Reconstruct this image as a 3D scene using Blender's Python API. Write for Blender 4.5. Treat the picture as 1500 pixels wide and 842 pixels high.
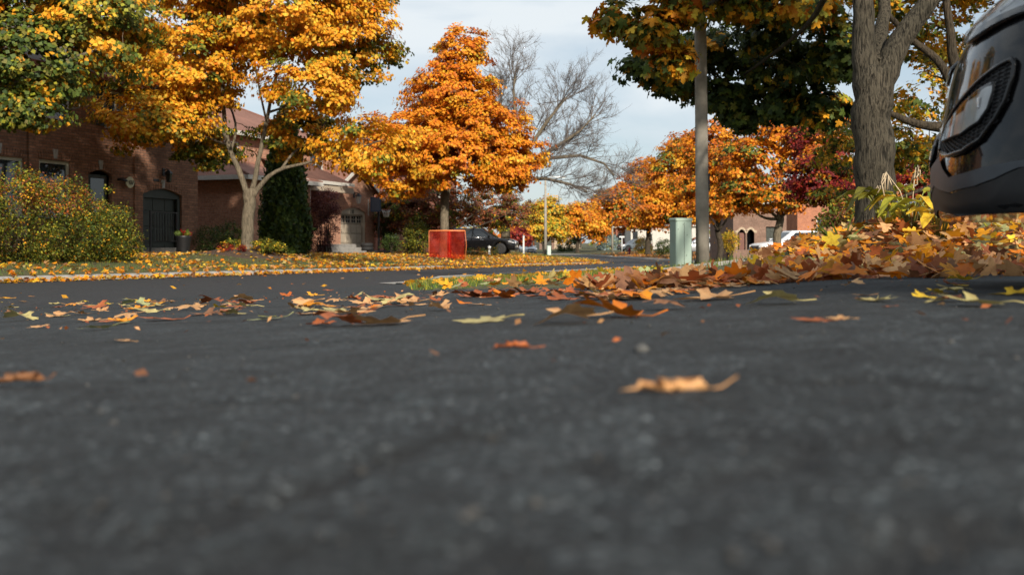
import bpy, bmesh, math, random
import numpy as np
from mathutils import Vector, Matrix

for _o in list(bpy.data.objects):
    bpy.data.objects.remove(_o, do_unlink=True)
SC = bpy.context.scene
COL = SC.collection
R = math.radians

# ------------------------------------------------------------------ camera, sky, sun, exposure
F = 1458.0            # focal length in photo pixels (35 mm on a 36 mm sensor, 1500 px wide)
HZ = 355.0            # horizon row in the photo
CAMZ = 0.11
cam_d = bpy.data.cameras.new('camera')
cam_d.sensor_width = 36.0
cam_d.lens = 35.0
cam_d.shift_y = -(421.0 - HZ) / 1500.0
cam_d.clip_start = 0.02
cam_d.clip_end = 3000.0
cam_d.dof.use_dof = True
cam_d.dof.focus_distance = 7.5
cam_d.dof.aperture_fstop = 4.5
cam = bpy.data.objects.new('camera', cam_d)
cam.location = (0, 0, CAMZ)
cam.rotation_euler = (R(90), 0, 0)
COL.objects.link(cam)
SC.camera = cam

SUN_EL = R(28)
SUN_AZ = Vector((0.29, -0.96, 0)).normalized()      # horizontal direction towards the sun
world = bpy.data.worlds.new('World')
SC.world = world
world.use_nodes = True
wn, wl = world.node_tree.nodes, world.node_tree.links
wn.clear()
w_out = wn.new('ShaderNodeOutputWorld')
w_bg = wn.new('ShaderNodeBackground')
w_bg.inputs['Strength'].default_value = 0.10
w_sky = wn.new('ShaderNodeTexSky')
w_sky.sky_type = 'NISHITA'
w_sky.sun_disc = False
w_sky.sun_elevation = SUN_EL
w_sky.sun_rotation = math.atan2(SUN_AZ.x, SUN_AZ.y)
w_sky.air_density = 1.0
w_sky.dust_density = 1.0
w_tc = wn.new('ShaderNodeTexCoord')
w_map = wn.new('ShaderNodeMapping')
w_map.inputs['Scale'].default_value = (1.0, 1.0, 3.6)
w_map.inputs['Rotation'].default_value = (0.0, R(14), 0.0)
w_n = wn.new('ShaderNodeTexNoise')
w_n.inputs['Scale'].default_value = 2.3
w_n.inputs['Detail'].default_value = 7.0
w_n.inputs['Roughness'].default_value = 0.52
w_n.inputs['Distortion'].default_value = 0.35
w_r = wn.new('ShaderNodeValToRGB')
w_r.color_ramp.elements[0].position = 0.30
w_r.color_ramp.elements[0].color = (0.55, 0.55, 0.55, 1)
w_r.color_ramp.elements[1].position = 0.62
w_r.color_ramp.elements[1].color = (1, 1, 1, 1)
w_c = wn.new('ShaderNodeValToRGB')                  # thin and thick cloud
w_c.color_ramp.elements[0].position = 0.40
w_c.color_ramp.elements[0].color = (4.0, 4.6, 5.05, 1)
w_c.color_ramp.elements[1].position = 0.60
w_c.color_ramp.elements[1].color = (5.8, 6.25, 6.55, 1)
w_mix = wn.new('ShaderNodeMix')
w_mix.data_type = 'RGBA'
wl.new(w_tc.outputs['Generated'], w_map.inputs['Vector'])
wl.new(w_map.outputs['Vector'], w_n.inputs['Vector'])
wl.new(w_n.outputs['Fac'], w_r.inputs['Fac'])
wl.new(w_n.outputs['Fac'], w_c.inputs['Fac'])
wl.new(w_r.outputs['Color'], w_mix.inputs['Factor'])
wl.new(w_sky.outputs['Color'], w_mix.inputs['A'])
wl.new(w_c.outputs['Color'], w_mix.inputs['B'])
wl.new(w_mix.outputs['Result'], w_bg.inputs['Color'])
wl.new(w_bg.outputs['Background'], w_out.inputs['Surface'])

sun_d = bpy.data.lights.new('sun', 'SUN')
sun_d.energy = 4.5
sun_d.angle = R(1.8)
sun_d.color = (1.0, 0.90, 0.76)
sun = bpy.data.objects.new('sun', sun_d)
COL.objects.link(sun)
_sd = Vector((SUN_AZ.x * math.cos(SUN_EL), SUN_AZ.y * math.cos(SUN_EL), math.sin(SUN_EL)))
sun.rotation_euler = _sd.to_track_quat('Z', 'Y').to_euler()
sun.location = (8, -12, 25)

SC.render.engine = 'CYCLES'
SC.view_settings.view_transform = 'Standard'
SC.view_settings.look = 'None'
SC.view_settings.gamma = 1.0
SC.view_settings.exposure = 0.5
SC.cycles.use_denoising = True
SC.cycles.max_bounces = 6
SC.cycles.transparent_max_bounces = 12
SC.cycles.caustics_reflective = False
SC.cycles.caustics_refractive = False

# ------------------------------------------------------------------ helpers
def lin(h):
    h = h.lstrip('#')
    out = []
    for i in (0, 2, 4):
        c = int(h[i:i + 2], 16) / 255.0
        out.append(c / 12.92 if c <= 0.04045 else ((c + 0.055) / 1.055) ** 2.4)
    return tuple(out)

def at(px, py, d):
    """a photo pixel at a chosen depth -> world point"""
    return Vector(((px - 750.0) / F * d, d, CAMZ + (HZ - py) / F * d))

def tag(o, label=None, cat=None, group=None, kind=None):
    if label: o['label'] = label
    if cat: o['category'] = cat
    if group: o['group'] = group
    if kind: o['kind'] = kind
    return o

def empty(name, loc=(0, 0, 0), rz=0.0, label=None, cat=None, group=None, parent=None):
    o = bpy.data.objects.new(name, None)
    o.empty_display_size = 0.2
    o.location = loc
    o.rotation_euler = (0, 0, rz)
    COL.objects.link(o)
    if parent: o.parent = parent
    return tag(o, label, cat, group)

def link(name, me, parent=None, mat=None, loc=None, rot=None):
    o = bpy.data.objects.new(name, me)
    if mat is not None and me is not None and len(me.materials) == 0:
        me.materials.append(mat)
    if loc is not None: o.location = loc
    if rot is not None: o.rotation_euler = rot
    COL.objects.link(o)
    if parent: o.parent = parent
    return o

def copy_tree(o, parent=None):
    c = o.copy()
    COL.objects.link(c)
    c.parent = parent
    for ch in list(o.children):
        copy_tree(ch, c)
    return c

class MB:
    """collects faces, then links them as one mesh object"""
    def __init__(s):
        s.v, s.f, s.sm = [], [], []
    def add(s, vs, fs, smooth=False):
        b = len(s.v)
        s.v += [tuple(p) for p in vs]
        for f in fs:
            s.f.append(tuple(b + i for i in f))
            s.sm.append(smooth)
        return s
    def quad(s, a, b, c, d):
        return s.add([a, b, c, d], [(0, 1, 2, 3)])
    def box(s, x0, x1, y0, y1, z0, z1, bev=0.0):
        if bev <= 0:
            v = [(x, y, z) for z in (z0, z1) for y in (y0, y1) for x in (x0, x1)]
            return s.add(v, [(0, 2, 3, 1), (4, 5, 7, 6), (0, 1, 5, 4), (2, 6, 7, 3), (0, 4, 6, 2), (1, 3, 7, 5)])
        b = min(bev, (x1 - x0) / 2.01, (y1 - y0) / 2.01, (z1 - z0) / 2.01)
        V = []
        for zz, ins in ((z0, b), (z0 + b, 0), (z1 - b, 0), (z1, b)):
            X0, X1, Y0, Y1 = x0 + ins, x1 - ins, y0 + ins, y1 - ins
            q = b if ins == 0 else b * 0.6
            V.append([(X0 + q, Y0, zz), (X1 - q, Y0, zz), (X1, Y0 + q, zz), (X1, Y1 - q, zz),
                      (X1 - q, Y1, zz), (X0 + q, Y1, zz), (X0, Y1 - q, zz), (X0, Y0 + q, zz)])
        return s.rings(V, True)
    def rings(s, rings, caps=True, closed=True, smooth=False):
        n = len(rings[0])
        vs = [p for r in rings for p in r]
        fs = []
        for k in range(len(rings) - 1):
            for i in range(n if closed else n - 1):
                j = (i + 1) % n
                fs.append((k * n + i, k * n + j, (k + 1) * n + j, (k + 1) * n + i))
        s.add(vs, fs, smooth)
        if caps:
            b = len(s.v) - len(vs)
            s.f.append(tuple(b + i for i in reversed(range(n)))); s.sm.append(False)
            m = b + (len(rings) - 1) * n
            s.f.append(tuple(m + i for i in range(n))); s.sm.append(False)
        return s
    def tube(s, pts, radii, sides=6, smooth=True, caps=True):
        pts = [Vector(p) for p in pts]
        if not hasattr(radii, '__len__'):
            radii = [radii] * len(pts)
        t0 = (pts[1] - pts[0]).normalized()
        n = t0.orthogonal().normalized()
        rings = []
        for i, p in enumerate(pts):
            if i == 0: t = (pts[1] - pts[0])
            elif i == len(pts) - 1: t = (pts[-1] - pts[-2])
            else: t = (pts[i + 1] - pts[i - 1])
            t = t.normalized()
            n = (n - t * n.dot(t))
            if n.length < 1e-6: n = t.orthogonal()
            n.normalize()
            b = t.cross(n)
            rings.append([p + (n * math.cos(a) + b * math.sin(a)) * radii[i]
                          for a in (2 * math.pi * k / sides for k in range(sides))])
        return s.rings(rings, caps, True, smooth)
    def lathe(s, prof, c=(0, 0, 0), sides=16, smooth=True, axis='z'):
        rings = []
        for r, h in prof:
            ring = []
            for k in range(sides):
                a = 2 * math.pi * k / sides
                if axis == 'z': ring.append((c[0] + r * math.cos(a), c[1] + r * math.sin(a), c[2] + h))
                elif axis == 'y': ring.append((c[0] + r * math.cos(a), c[1] + h, c[2] + r * math.sin(a)))
                else: ring.append((c[0] + h, c[1] + r * math.cos(a), c[2] + r * math.sin(a)))
            rings.append(ring)
        return s.rings(rings, True, True, smooth)
    def prism(s, poly, h0, h1, axis='z'):
        """poly: list of (a, b); extruded along axis"""
        def p(a, b, h):
            return (a, b, h) if axis == 'z' else ((a, h, b) if axis == 'y' else (h, a, b))
        return s.rings([[p(a, b, h0) for a, b in poly], [p(a, b, h1) for a, b in poly]], True)
    def grid(s, P, smooth=True):
        n, m = len(P), len(P[0])
        vs = [p for row in P for p in row]
        fs = [(i * m + j, i * m + j + 1, (i + 1) * m + j + 1, (i + 1) * m + j)
              for i in range(n - 1) for j in range(m - 1)]
        return s.add(vs, fs, smooth)
    def mesh(s, name):
        me = bpy.data.meshes.new(name)
        me.from_pydata(s.v, [], s.f)
        me.polygons.foreach_set('use_smooth', s.sm)
        me.update()
        return me
    def build(s, name, mat, parent=None, loc=None, rot=None, fix=False):
        me = s.mesh(name)
        if fix:
            bm = bmesh.new(); bm.from_mesh(me)
            bmesh.ops.recalc_face_normals(bm, faces=bm.faces)
            bm.to_mesh(me); bm.free()
        return link(name, me, parent, mat, loc, rot)

def np_mesh(name, V, T, color=None, smooth=False):
    """V (n,3), T (m,3 or m,4) numpy"""
    me = bpy.data.meshes.new(name)
    k = T.shape[1]
    me.vertices.add(len(V))
    me.vertices.foreach_set('co', np.ascontiguousarray(V, dtype=np.float32).ravel())
    me.loops.add(T.size)
    me.loops.foreach_set('vertex_index', np.ascontiguousarray(T, dtype=np.int32).ravel())
    me.polygons.add(len(T))
    me.polygons.foreach_set('loop_start', np.arange(0, T.size, k, dtype=np.int32))
    me.polygons.foreach_set('loop_total', np.full(len(T), k, dtype=np.int32))
    if smooth:
        me.polygons.foreach_set('use_smooth', np.ones(len(T), dtype=bool))
    me.update(calc_edges=True)
    if color is not None:
        a = me.color_attributes.new('Col', 'FLOAT_COLOR', 'POINT')
        c4 = np.ones((len(V), 4), dtype=np.float32)
        c4[:, :3] = color
        a.data.foreach_set('color', c4.ravel())
    return me

# ------------------------------------------------------------------ materials
MATS = {}
def _nodes(name):
    m = bpy.data.materials.new(name)
    m.use_nodes = True
    nt = m.node_tree
    b = nt.nodes['Principled BSDF']
    return m, nt.nodes, nt.links, b

def ramp(n, l, fac, stops):
    r = n.new('ShaderNodeValToRGB')
    e = r.color_ramp.elements
    while len(e) < len(stops): e.new(0.5)
    for i, (p, c) in enumerate(stops):
        e[i].position = p
        e[i].color = (*c, 1) if len(c) == 3 else c
    l.new(fac, r.inputs['Fac'])
    return r.outputs['Color']

def noise(n, l, vec, scale, detail=4, rough=0.55, dist=0.0):
    t = n.new('ShaderNodeTexNoise')
    t.inputs['Scale'].default_value = scale
    t.inputs['Detail'].default_value = detail
    t.inputs['Roughness'].default_value = rough
    t.inputs['Distortion'].default_value = dist
    if vec is not None: l.new(vec, t.inputs['Vector'])
    return t.outputs['Fac']

def mixc(n, l, fac, a, b, mode='MIX'):
    m = n.new('ShaderNodeMix')
    m.data_type = 'RGBA'
    m.blend_type = mode
    for sock, val in (('Factor', fac), ('A', a), ('B', b)):
        if hasattr(val, 'is_linked') or hasattr(val, 'links'):
            l.new(val, m.inputs[sock])
        elif sock == 'Factor': m.inputs[sock].default_value = val
        else: m.inputs[sock].default_value = (*val, 1)
    return m.outputs['Result']

def bump(n, l, b, height, strength=0.3, dist=0.01):
    bp = n.new('ShaderNodeBump')
    bp.inputs['Strength'].default_value = strength
    bp.inputs['Distance'].default_value = dist
    l.new(height, bp.inputs['Height'])
    l.new(bp.outputs['Normal'], b.inputs['Normal'])

def coord(n, kind='Object', scale=None):
    t = n.new('ShaderNodeTexCoord')
    return t.outputs[kind]

def plain(name, c1, c2=None, scale=6.0, rough=0.6, metal=0.0, bmp=0.15, bdist=0.004, spec=0.5, coat=0.0):
    if name in MATS: return MATS[name]
    m, n, l, b = _nodes(name)
    if c2 is None: c2 = tuple(x * 0.8 for x in c1)
    v = coord(n)
    f = noise(n, l, v, scale, 6, 0.6)
    l.new(ramp(n, l, f, [(0.3, c2), (0.7, c1)]), b.inputs['Base Color'])
    b.inputs['Roughness'].default_value = rough
    b.inputs['Metallic'].default_value = metal
    b.inputs['Specular IOR Level'].default_value = spec
    b.inputs['Coat Weight'].default_value = coat
    b.inputs['Coat Roughness'].default_value = 0.05
    if bmp > 0:
        bump(n, l, b, noise(n, l, v, scale * 8, 4, 0.6), bmp, bdist)
    MATS[name] = m
    return m

def leaf_mat(name, source='attr', trans=0.42, rough=0.6, veins=False):
    if name in MATS: return MATS[name]
    m, n, l, b = _nodes(name)
    if source == 'attr':
        a = n.new('ShaderNodeAttribute'); a.attribute_name = 'Col'
        c = a.outputs['Color']
    else:
        a = n.new('ShaderNodeObjectInfo')
        c = a.outputs['Color']
    v = coord(n)
    f = noise(n, l, v, 3.2 if veins else 22.0, 4, 0.6)
    dark = mixc(n, l, 1.0, c, (0.55, 0.45, 0.42), 'MULTIPLY')
    r = n.new('ShaderNodeMapRange'); r.inputs['From Min'].default_value = 0.48; r.inputs['From Max'].default_value = 0.72
    l.new(f, r.inputs['Value'])
    c = mixc(n, l, r.outputs['Result'], c, dark)
    if veins:
        sx = n.new('ShaderNodeSeparateXYZ'); l.new(v, sx.inputs[0])
        at2 = n.new('ShaderNodeMath'); at2.operation = 'ARCTAN2'
        l.new(sx.outputs['X'], at2.inputs[0]); l.new(sx.outputs['Y'], at2.inputs[1])
        mu = n.new('ShaderNodeMath'); mu.operation = 'MULTIPLY'; mu.inputs[1].default_value = 4.2
        l.new(at2.outputs[0], mu.inputs[0])
        sn = n.new('ShaderNodeMath'); sn.operation = 'SINE'; l.new(mu.outputs[0], sn.inputs[0])
        ab = n.new('ShaderNodeMath'); ab.operation = 'ABSOLUTE'; l.new(sn.outputs[0], ab.inputs[0])
        mr = n.new('ShaderNodeMapRange'); mr.inputs['From Min'].default_value = 0.0; mr.inputs['From Max'].default_value = 0.16
        mr.inputs['To Min'].default_value = 0.6; mr.inputs['To Max'].default_value = 0.0
        l.new(ab.outputs[0], mr.inputs['Value'])
        vein = mixc(n, l, 1.0, c, (1.25, 1.2, 1.25), 'MULTIPLY')
        c = mixc(n, l, mr.outputs['Result'], c, vein)
        bump(n, l, b, mr.outputs['Result'], 0.5, 0.002)
    l.new(c, b.inputs['Base Color'])
    b.inputs['Roughness'].default_value = rough
    b.inputs['Specular IOR Level'].default_value = 0.3
    if trans > 0:
        t = n.new('ShaderNodeBsdfTranslucent'); l.new(c, t.inputs['Color'])
        mx = n.new('ShaderNodeMixShader'); mx.inputs[0].default_value = trans
        l.new(b.outputs[0], mx.inputs[1]); l.new(t.outputs[0], mx.inputs[2])
        l.new(mx.outputs[0], n['Material Output'].inputs['Surface'])
    MATS[name] = m
    return m

def brick_mat(name, c1, c2, mortar, speck=None):
    if name in MATS: return MATS[name]
    m, n, l, b = _nodes(name)
    v = coord(n)
    sx = n.new('ShaderNodeSeparateXYZ'); l.new(v, sx.inputs[0])
    ad = n.new('ShaderNodeMath'); l.new(sx.outputs['X'], ad.inputs[0]); l.new(sx.outputs['Y'], ad.inputs[1])
    cb = n.new('ShaderNodeCombineXYZ'); l.new(ad.outputs[0], cb.inputs['X']); l.new(sx.outputs['Z'], cb.inputs['Y'])
    t = n.new('ShaderNodeTexBrick')
    t.inputs['Scale'].default_value = 1.0
    t.inputs['Brick Width'].default_value = 0.30
    t.inputs['Row Height'].default_value = 0.095
    t.inputs['Mortar Size'].default_value = 0.010
    t.inputs['Mortar Smooth'].default_value = 0.2
    t.inputs['Bias'].default_value = -0.1
    t.inputs['Color1'].default_value = (*c1, 1)
    t.inputs['Color2'].default_value = (*c2, 1)
    t.inputs['Mortar'].default_value = (*mortar, 1)
    l.new(cb.outputs[0], t.inputs['Vector'])
    f = noise(n, l, v, 1.3, 5, 0.6)
    c = mixc(n, l, 1.0, t.outputs['Color'], ramp(n, l, f, [(0.3, (0.78, 0.76, 0.76)), (0.7, (1.15, 1.12, 1.1))]), 'MULTIPLY')
    f2 = noise(n, l, v, 11.0, 3, 0.7)
    c = mixc(n, l, 1.0, c, ramp(n, l, f2, [(0.3, (0.7, 0.68, 0.66)), (0.7, (1.25, 1.2, 1.2))]), 'MULTIPLY')
    l.new(c, b.inputs['Base Color'])
    b.inputs['Roughness'].default_value = 0.9
    b.inputs['Specular IOR Level'].default_value = 0.2
    iv = n.new('ShaderNodeMath'); iv.operation = 'SUBTRACT'; iv.inputs[0].default_value = 1.0
    l.new(t.outputs['Fac'], iv.inputs[1])
    bump(n, l, b, iv.outputs[0], 0.8, 0.012)
    MATS[name] = m
    return m

def shingle_mat(name, c1, c2):
    m, n, l, b = _nodes(name)
    v = coord(n)
    f = noise(n, l, v, 14.0, 5, 0.7)
    f2 = noise(n, l, v, 1.1, 3, 0.5)
    c = ramp(n, l, f, [(0.3, c2), (0.7, c1)])
    c = mixc(n, l, 1.0, c, ramp(n, l, f2, [(0.3, (0.8, 0.8, 0.8)), (0.7, (1.15, 1.15, 1.15))]), 'MULTIPLY')
    l.new(c, b.inputs['Base Color'])
    b.inputs['Roughness'].default_value = 0.92
    w = n.new('ShaderNodeTexWave'); w.wave_type = 'BANDS'; w.bands_direction = 'Z'; w.wave_profile = 'SAW'
    w.inputs['Scale'].default_value = 3.2
    w.inputs['Distortion'].default_value = 0.3
    l.new(v, w.inputs['Vector'])
    bump(n, l, b, w.outputs['Fac'], 0.8, 0.02)
    return m

def bark_mat(name, c1, c2, scale=1.0):
    m, n, l, b = _nodes(name)
    v = coord(n)
    mp = n.new('ShaderNodeMapping'); mp.inputs['Scale'].default_value = (1, 1, 0.17)
    l.new(v, mp.inputs['Vector'])
    nz = noise(n, l, mp.outputs[0], 30.0 * scale, 7, 0.62, 0.5)
    r = n.new('ShaderNodeMapRange'); r.inputs['From Min'].default_value = 0.38; r.inputs['From Max'].default_value = 0.60
    l.new(nz, r.inputs['Value'])
    c = ramp(n, l, r.outputs['Result'], [(0.0, c2), (0.75, c1)])
    f2 = noise(n, l, v, 3.0, 5, 0.65)
    c = mixc(n, l, 1.0, c, ramp(n, l, f2, [(0.3, (0.7, 0.72, 0.68)), (0.7, (1.25, 1.22, 1.15))]), 'MULTIPLY')
    l.new(c, b.inputs['Base Color'])
    b.inputs['Roughness'].default_value = 0.95
    b.inputs['Specular IOR Level'].default_value = 0.15
    bump(n, l, b, nz, 1.0, 0.05)
    MATS[name] = m
    return m

def glass_mat(name, tint=(0.02, 0.025, 0.03), rough=0.03):
    if name in MATS: return MATS[name]
    m, n, l, b = _nodes(name)
    v = coord(n)
    f = noise(n, l, v, 0.9, 2, 0.5)
    l.new(ramp(n, l, f, [(0.35, tint), (0.7, tuple(t * 1.7 for t in tint))]), b.inputs['Base Color'])
    b.inputs['Roughness'].default_value = rough
    b.inputs['Specular IOR Level'].default_value = 0.8
    MATS[name] = m
    return m

def paint_mat(name, c, rough=0.25, coat=1.0, metal=0.0):
    if name in MATS: return MATS[name]
    m, n, l, b = _nodes(name)
    v = coord(n)
    f = noise(n, l, v, 3.0, 4, 0.6)
    l.new(ramp(n, l, f, [(0.3, tuple(x * 0.9 for x in c)), (0.7, tuple(x * 1.08 for x in c))]), b.inputs['Base Color'])
    rg = ramp(n, l, noise(n, l, v, 9.0, 6, 0.7), [(0.35, (rough,) * 3), (0.75, (min(1, rough * 1.7),) * 3)])
    l.new(rg, b.inputs['Roughness'])
    b.inputs['Metallic'].default_value = metal
    b.inputs['Specular IOR Level'].default_value = 0.08
    b.inputs['Coat IOR'].default_value = 1.42
    b.inputs['Coat Weight'].default_value = coat
    b.inputs['Coat Roughness'].default_value = 0.03
    MATS[name] = m
    return m

def asphalt_mat(name, base, light, patch=0.35, stone_scale=150.0, stone=True):
    m, n, l, b = _nodes(name)
    v = coord(n)
    vo = n.new('ShaderNodeTexVoronoi'); vo.inputs['Scale'].default_value = stone_scale
    l.new(v, vo.inputs['Vector'])
    sep = n.new('ShaderNodeSeparateColor'); l.new(vo.outputs['Color'], sep.inputs[0])
    if stone:
        c = ramp(n, l, sep.outputs[0], [(0.0, tuple(x * 0.45 for x in base)), (0.55, base), (0.86, tuple(x * 1.5 for x in base)), (0.95, light)])
    else:
        c = ramp(n, l, sep.outputs[0], [(0.0, tuple(x * 0.85 for x in base)), (1.0, tuple(x * 1.15 for x in base))])
    f = noise(n, l, v, 2.6, 6, 0.68, 0.4)
    c = mixc(n, l, 1.0, c, ramp(n, l, f, [(0.32, (1 - patch,) * 3), (0.68, (1 + patch,) * 3)]), 'MULTIPLY')
    f3 = noise(n, l, v, 16.0, 4, 0.65)
    c = mixc(n, l, 1.0, c, ramp(n, l, f3, [(0.3, (0.5, 0.51, 0.53)), (0.7, (1.45, 1.45, 1.42))] if stone and patch > .2 else [(0.3, (0.72, 0.73, 0.75)), (0.7, (1.25, 1.25, 1.22))]), 'MULTIPLY')
    if stone and patch > .2:
        v2 = n.new('ShaderNodeTexVoronoi'); v2.inputs['Scale'].default_value = 135.0
        l.new(v, v2.inputs['Vector'])
        s2 = n.new('ShaderNodeSeparateColor'); l.new(v2.outputs['Color'], s2.inputs[0])
        c = mixc(n, l, 1.0, c, ramp(n, l, s2.outputs[1], [(0.0, (.45, .46, .48)), (.5, (.95, .95, .95)), (.9, (1.5, 1.5, 1.48)), (.97, (2.3, 2.3, 2.25))]), 'MULTIPLY')
        ca = n.new('ShaderNodeAttribute'); ca.attribute_name = 'Col'      # old tar in the cracks
        sc_ = n.new('ShaderNodeSeparateColor'); l.new(ca.outputs['Color'], sc_.inputs[0])
        c = mixc(n, l, sc_.outputs[0], c, (.006, .006, .007))
    l.new(c, b.inputs['Base Color'])
    b.inputs['Roughness'].default_value = 0.8
    b.inputs['Specular IOR Level'].default_value = 0.4
    if stone:
        bump(n, l, b, vo.outputs['Distance'], 0.7, 0.004)
    MATS[name] = m
    return m

M_LEAF = leaf_mat('leaf_pigment', 'attr', 0.28)
M_LEAFO = leaf_mat('dry_leaf', 'obj', 0.15, 0.55, True)
M_LEAFT = leaf_mat('tree_leaf', 'obj', 0.30, 0.5, False)
M_ASPH = asphalt_mat('driveway_asphalt', (0.0145, 0.0180, 0.0205), (0.065, 0.072, 0.078), 0.6, 300.0)
M_ROAD = asphalt_mat('road_asphalt', (0.020, 0.021, 0.024), (0.05, 0.05, 0.05), 0.12, 60.0, True)
M_CONC = plain('concrete', (0.33, 0.315, 0.29), (0.21, 0.20, 0.185), 5.0, 0.9, bmp=0.4, bdist=0.006)
M_GRASSG = plain('lawn_soil', (0.075, 0.080, 0.022), (0.05, 0.042, 0.02), 1.6, 0.95, bmp=0.8, bdist=0.03)
M_WHITE = plain('white_trim', (0.62, 0.61, 0.56), (0.5, 0.49, 0.45), 4.0, 0.6, bmp=0.05)
M_GLASS = glass_mat('window_glass')
M_BLACK = plain('black_iron', (0.014, 0.014, 0.015), (0.008, 0.008, 0.009), 8.0, 0.5, bmp=0.1)
M_RUBBER = plain('rubber', (0.016, 0.016, 0.017), (0.010, 0.010, 0.010), 20.0, 0.8, bmp=0.2)
M_CHROME = plain('bright_metal', (0.6, 0.6, 0.62), (0.5, 0.5, 0.52), 6.0, 0.22, 0.9, bmp=0.0)
M_BARKP = bark_mat('pale_bark', (0.18, 0.15, 0.112), (0.085, 0.07, 0.053), 0.9)
M_BARKD = bark_mat('furrowed_bark', (0.088, 0.077, 0.060), (0.018, 0.016, 0.013), 1.7)
M_BARKT = bark_mat('dark_bark', (0.075, 0.06, 0.045), (0.03, 0.025, 0.02), 1.2)
M_TWIG = plain('grey_twig', (0.17, 0.145, 0.13), (0.11, 0.09, 0.08), 3.0, 0.9, bmp=0)

# ------------------------------------------------------------------ the lie of the land
TH = R(20)
SV = np.array([math.sin(TH), math.cos(TH)])         # along the street
DV = np.array([-math.cos(TH), math.sin(TH)])        # across, away from us
RZ = math.atan2(SV[1], SV[0])                       # house frame: X along the street, Y into the lot
def uv(u, v):
    p = DV * u + SV * v
    return float(p[0]), float(p[1])
UC, HW = 12.33, 3.5                                 # road centre line and half width
_pp, _hh, _vv = [], [], []
_p = DV * UC + SV * -60.0
_h = TH
_v = -60.0
while _v < 230:
    _pp.append(_p.copy()); _hh.append(_h); _vv.append(_v)
    if 52 <= _v < 76: _h -= R(23) / 24 * 0.5
    if 122 <= _v < 165: _h -= R(58) / 43 * 0.5
    _p = _p + np.array([math.sin(_h), math.cos(_h)]) * 0.5
    _v += 0.5
PP, HH, VV = np.array(_pp), np.array(_hh), np.array(_vv)

def road_qv(x, y):
    x = np.atleast_1d(np.asarray(x, float)); y = np.atleast_1d(np.asarray(y, float))
    u = x * DV[0] + y * DV[1]
    v = x * SV[0] + y * SV[1]
    q = u - UC
    far = v > 50
    if far.any():
        idx = np.where(far)[0]
        sel = VV >= 48
        P2, H2, V2 = PP[sel], HH[sel], VV[sel]
        for c0 in range(0, len(idx), 20000):
            ii = idx[c0:c0 + 20000]
            d2 = (x[ii, None] - P2[None, :, 0]) ** 2 + (y[ii, None] - P2[None, :, 1]) ** 2
            k = d2.argmin(1)
            dx, dy = x[ii] - P2[k, 0], y[ii] - P2[k, 1]
            q[ii] = dx * -np.cos(H2[k]) + dy * np.sin(H2[k])
            v[ii] = V2[k] + dx * np.sin(H2[k]) + dy * np.cos(H2[k])
    return q, v

def zroad(v):
    v = np.asarray(v, float)
    return -0.50 - 0.012 * np.clip(v, -60, 70) - 0.004 * np.clip(v - 70, 0, 400)

# edge of the asphalt we stand on, seen from above: driveway, flaring towards the street
BED = [(7.5, 9.3), (3.15, 6.3), (1.43, 5.1), (0.45, 5.9), (-0.85, 8.5), (-2.15, 19.9)]
_r1 = uv(UC - HW, -5.0)
_c1 = uv(-7.0, -5.0)
DRIVE = BED + [uv(UC - HW + 0.02, 17.9), _r1, _c1, (7.5, -2.6)]
def inside(poly, x, y):
    x = np.asarray(x); y = np.asarray(y)
    r = np.zeros(x.shape, bool)
    n = len(poly)
    for i in range(n):
        x0, y0 = poly[i]; x1, y1 = poly[(i + 1) % n]
        c = ((y0 > y) != (y1 > y)) & (x < (x1 - x0) * (y - y0) / (y1 - y0 + 1e-12) + x0)
        r ^= c
    return r
def dist_line(line, x, y):
    best = np.full(np.shape(x), 1e9)
    for (x0, y0), (x1, y1) in zip(line[:-1], line[1:]):
        dx, dy = x1 - x0, y1 - y0
        t = np.clip(((x - x0) * dx + (y - y0) * dy) / (dx * dx + dy * dy), 0, 1)
        best = np.minimum(best, np.hypot(x - x0 - t * dx, y - y0 - t * dy))
    return best

T1XY = at(362, 365, 33.0)
def G(x, y):
    """height of the ground"""
    sh = np.shape(x)
    x = np.atleast_1d(np.asarray(x, float)).ravel(); y = np.atleast_1d(np.asarray(y, float)).ravel()
    q, v = road_qv(x, y)
    z = zroad(v)
    L = q > HW
    z = z + np.where(L, 0.12 + 0.07 * np.clip(q - HW, 0, 5) + 0.03 * np.clip(q - HW - 5, 0, 10), 0)
    e = np.clip(-q - HW, 0, None)
    z = z + 0.0567 * np.clip(e, 0, 8.83) + 0.02 * np.clip(e - 8.83, 0, 14)
    ind = inside(DRIVE, x, y)
    db = dist_line(BED, x, y)
    lawn = (e > 0) & ~ind
    z = z + np.where(lawn, 0.02 * np.clip(db / 0.4, 0, 1) * np.clip(e / 0.3, 0, 1), 0)
    xx = np.where(x < 3.4, (x - 3.4) / 1.3, (x - 3.4) / 1.9)
    mound = 0.30 * np.exp(-xx ** 2 - ((y - 8.3) / 1.7) ** 2)
    z = z + np.where(lawn, mound * np.clip(db / 1.0, 0, 1), 0)
    z = z + 0.34 * np.exp(-(((x - T1XY.x) / 1.5) ** 2 + ((y - T1XY.y) / 1.3) ** 2))
    return z.reshape(sh) if sh else float(z[0])

def on_ground(px, py, d0=0.2, d1=200.0):
    """where the ground shows at this photo pixel"""
    ds = np.geomspace(d0, d1, 3000)
    x = (px - 750.0) / F * ds
    zr = CAMZ + (HZ - py) / F * ds
    k = int(np.argmax(G(x, ds) >= zr))
    return float(x[k]), float(ds[k])

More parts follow.
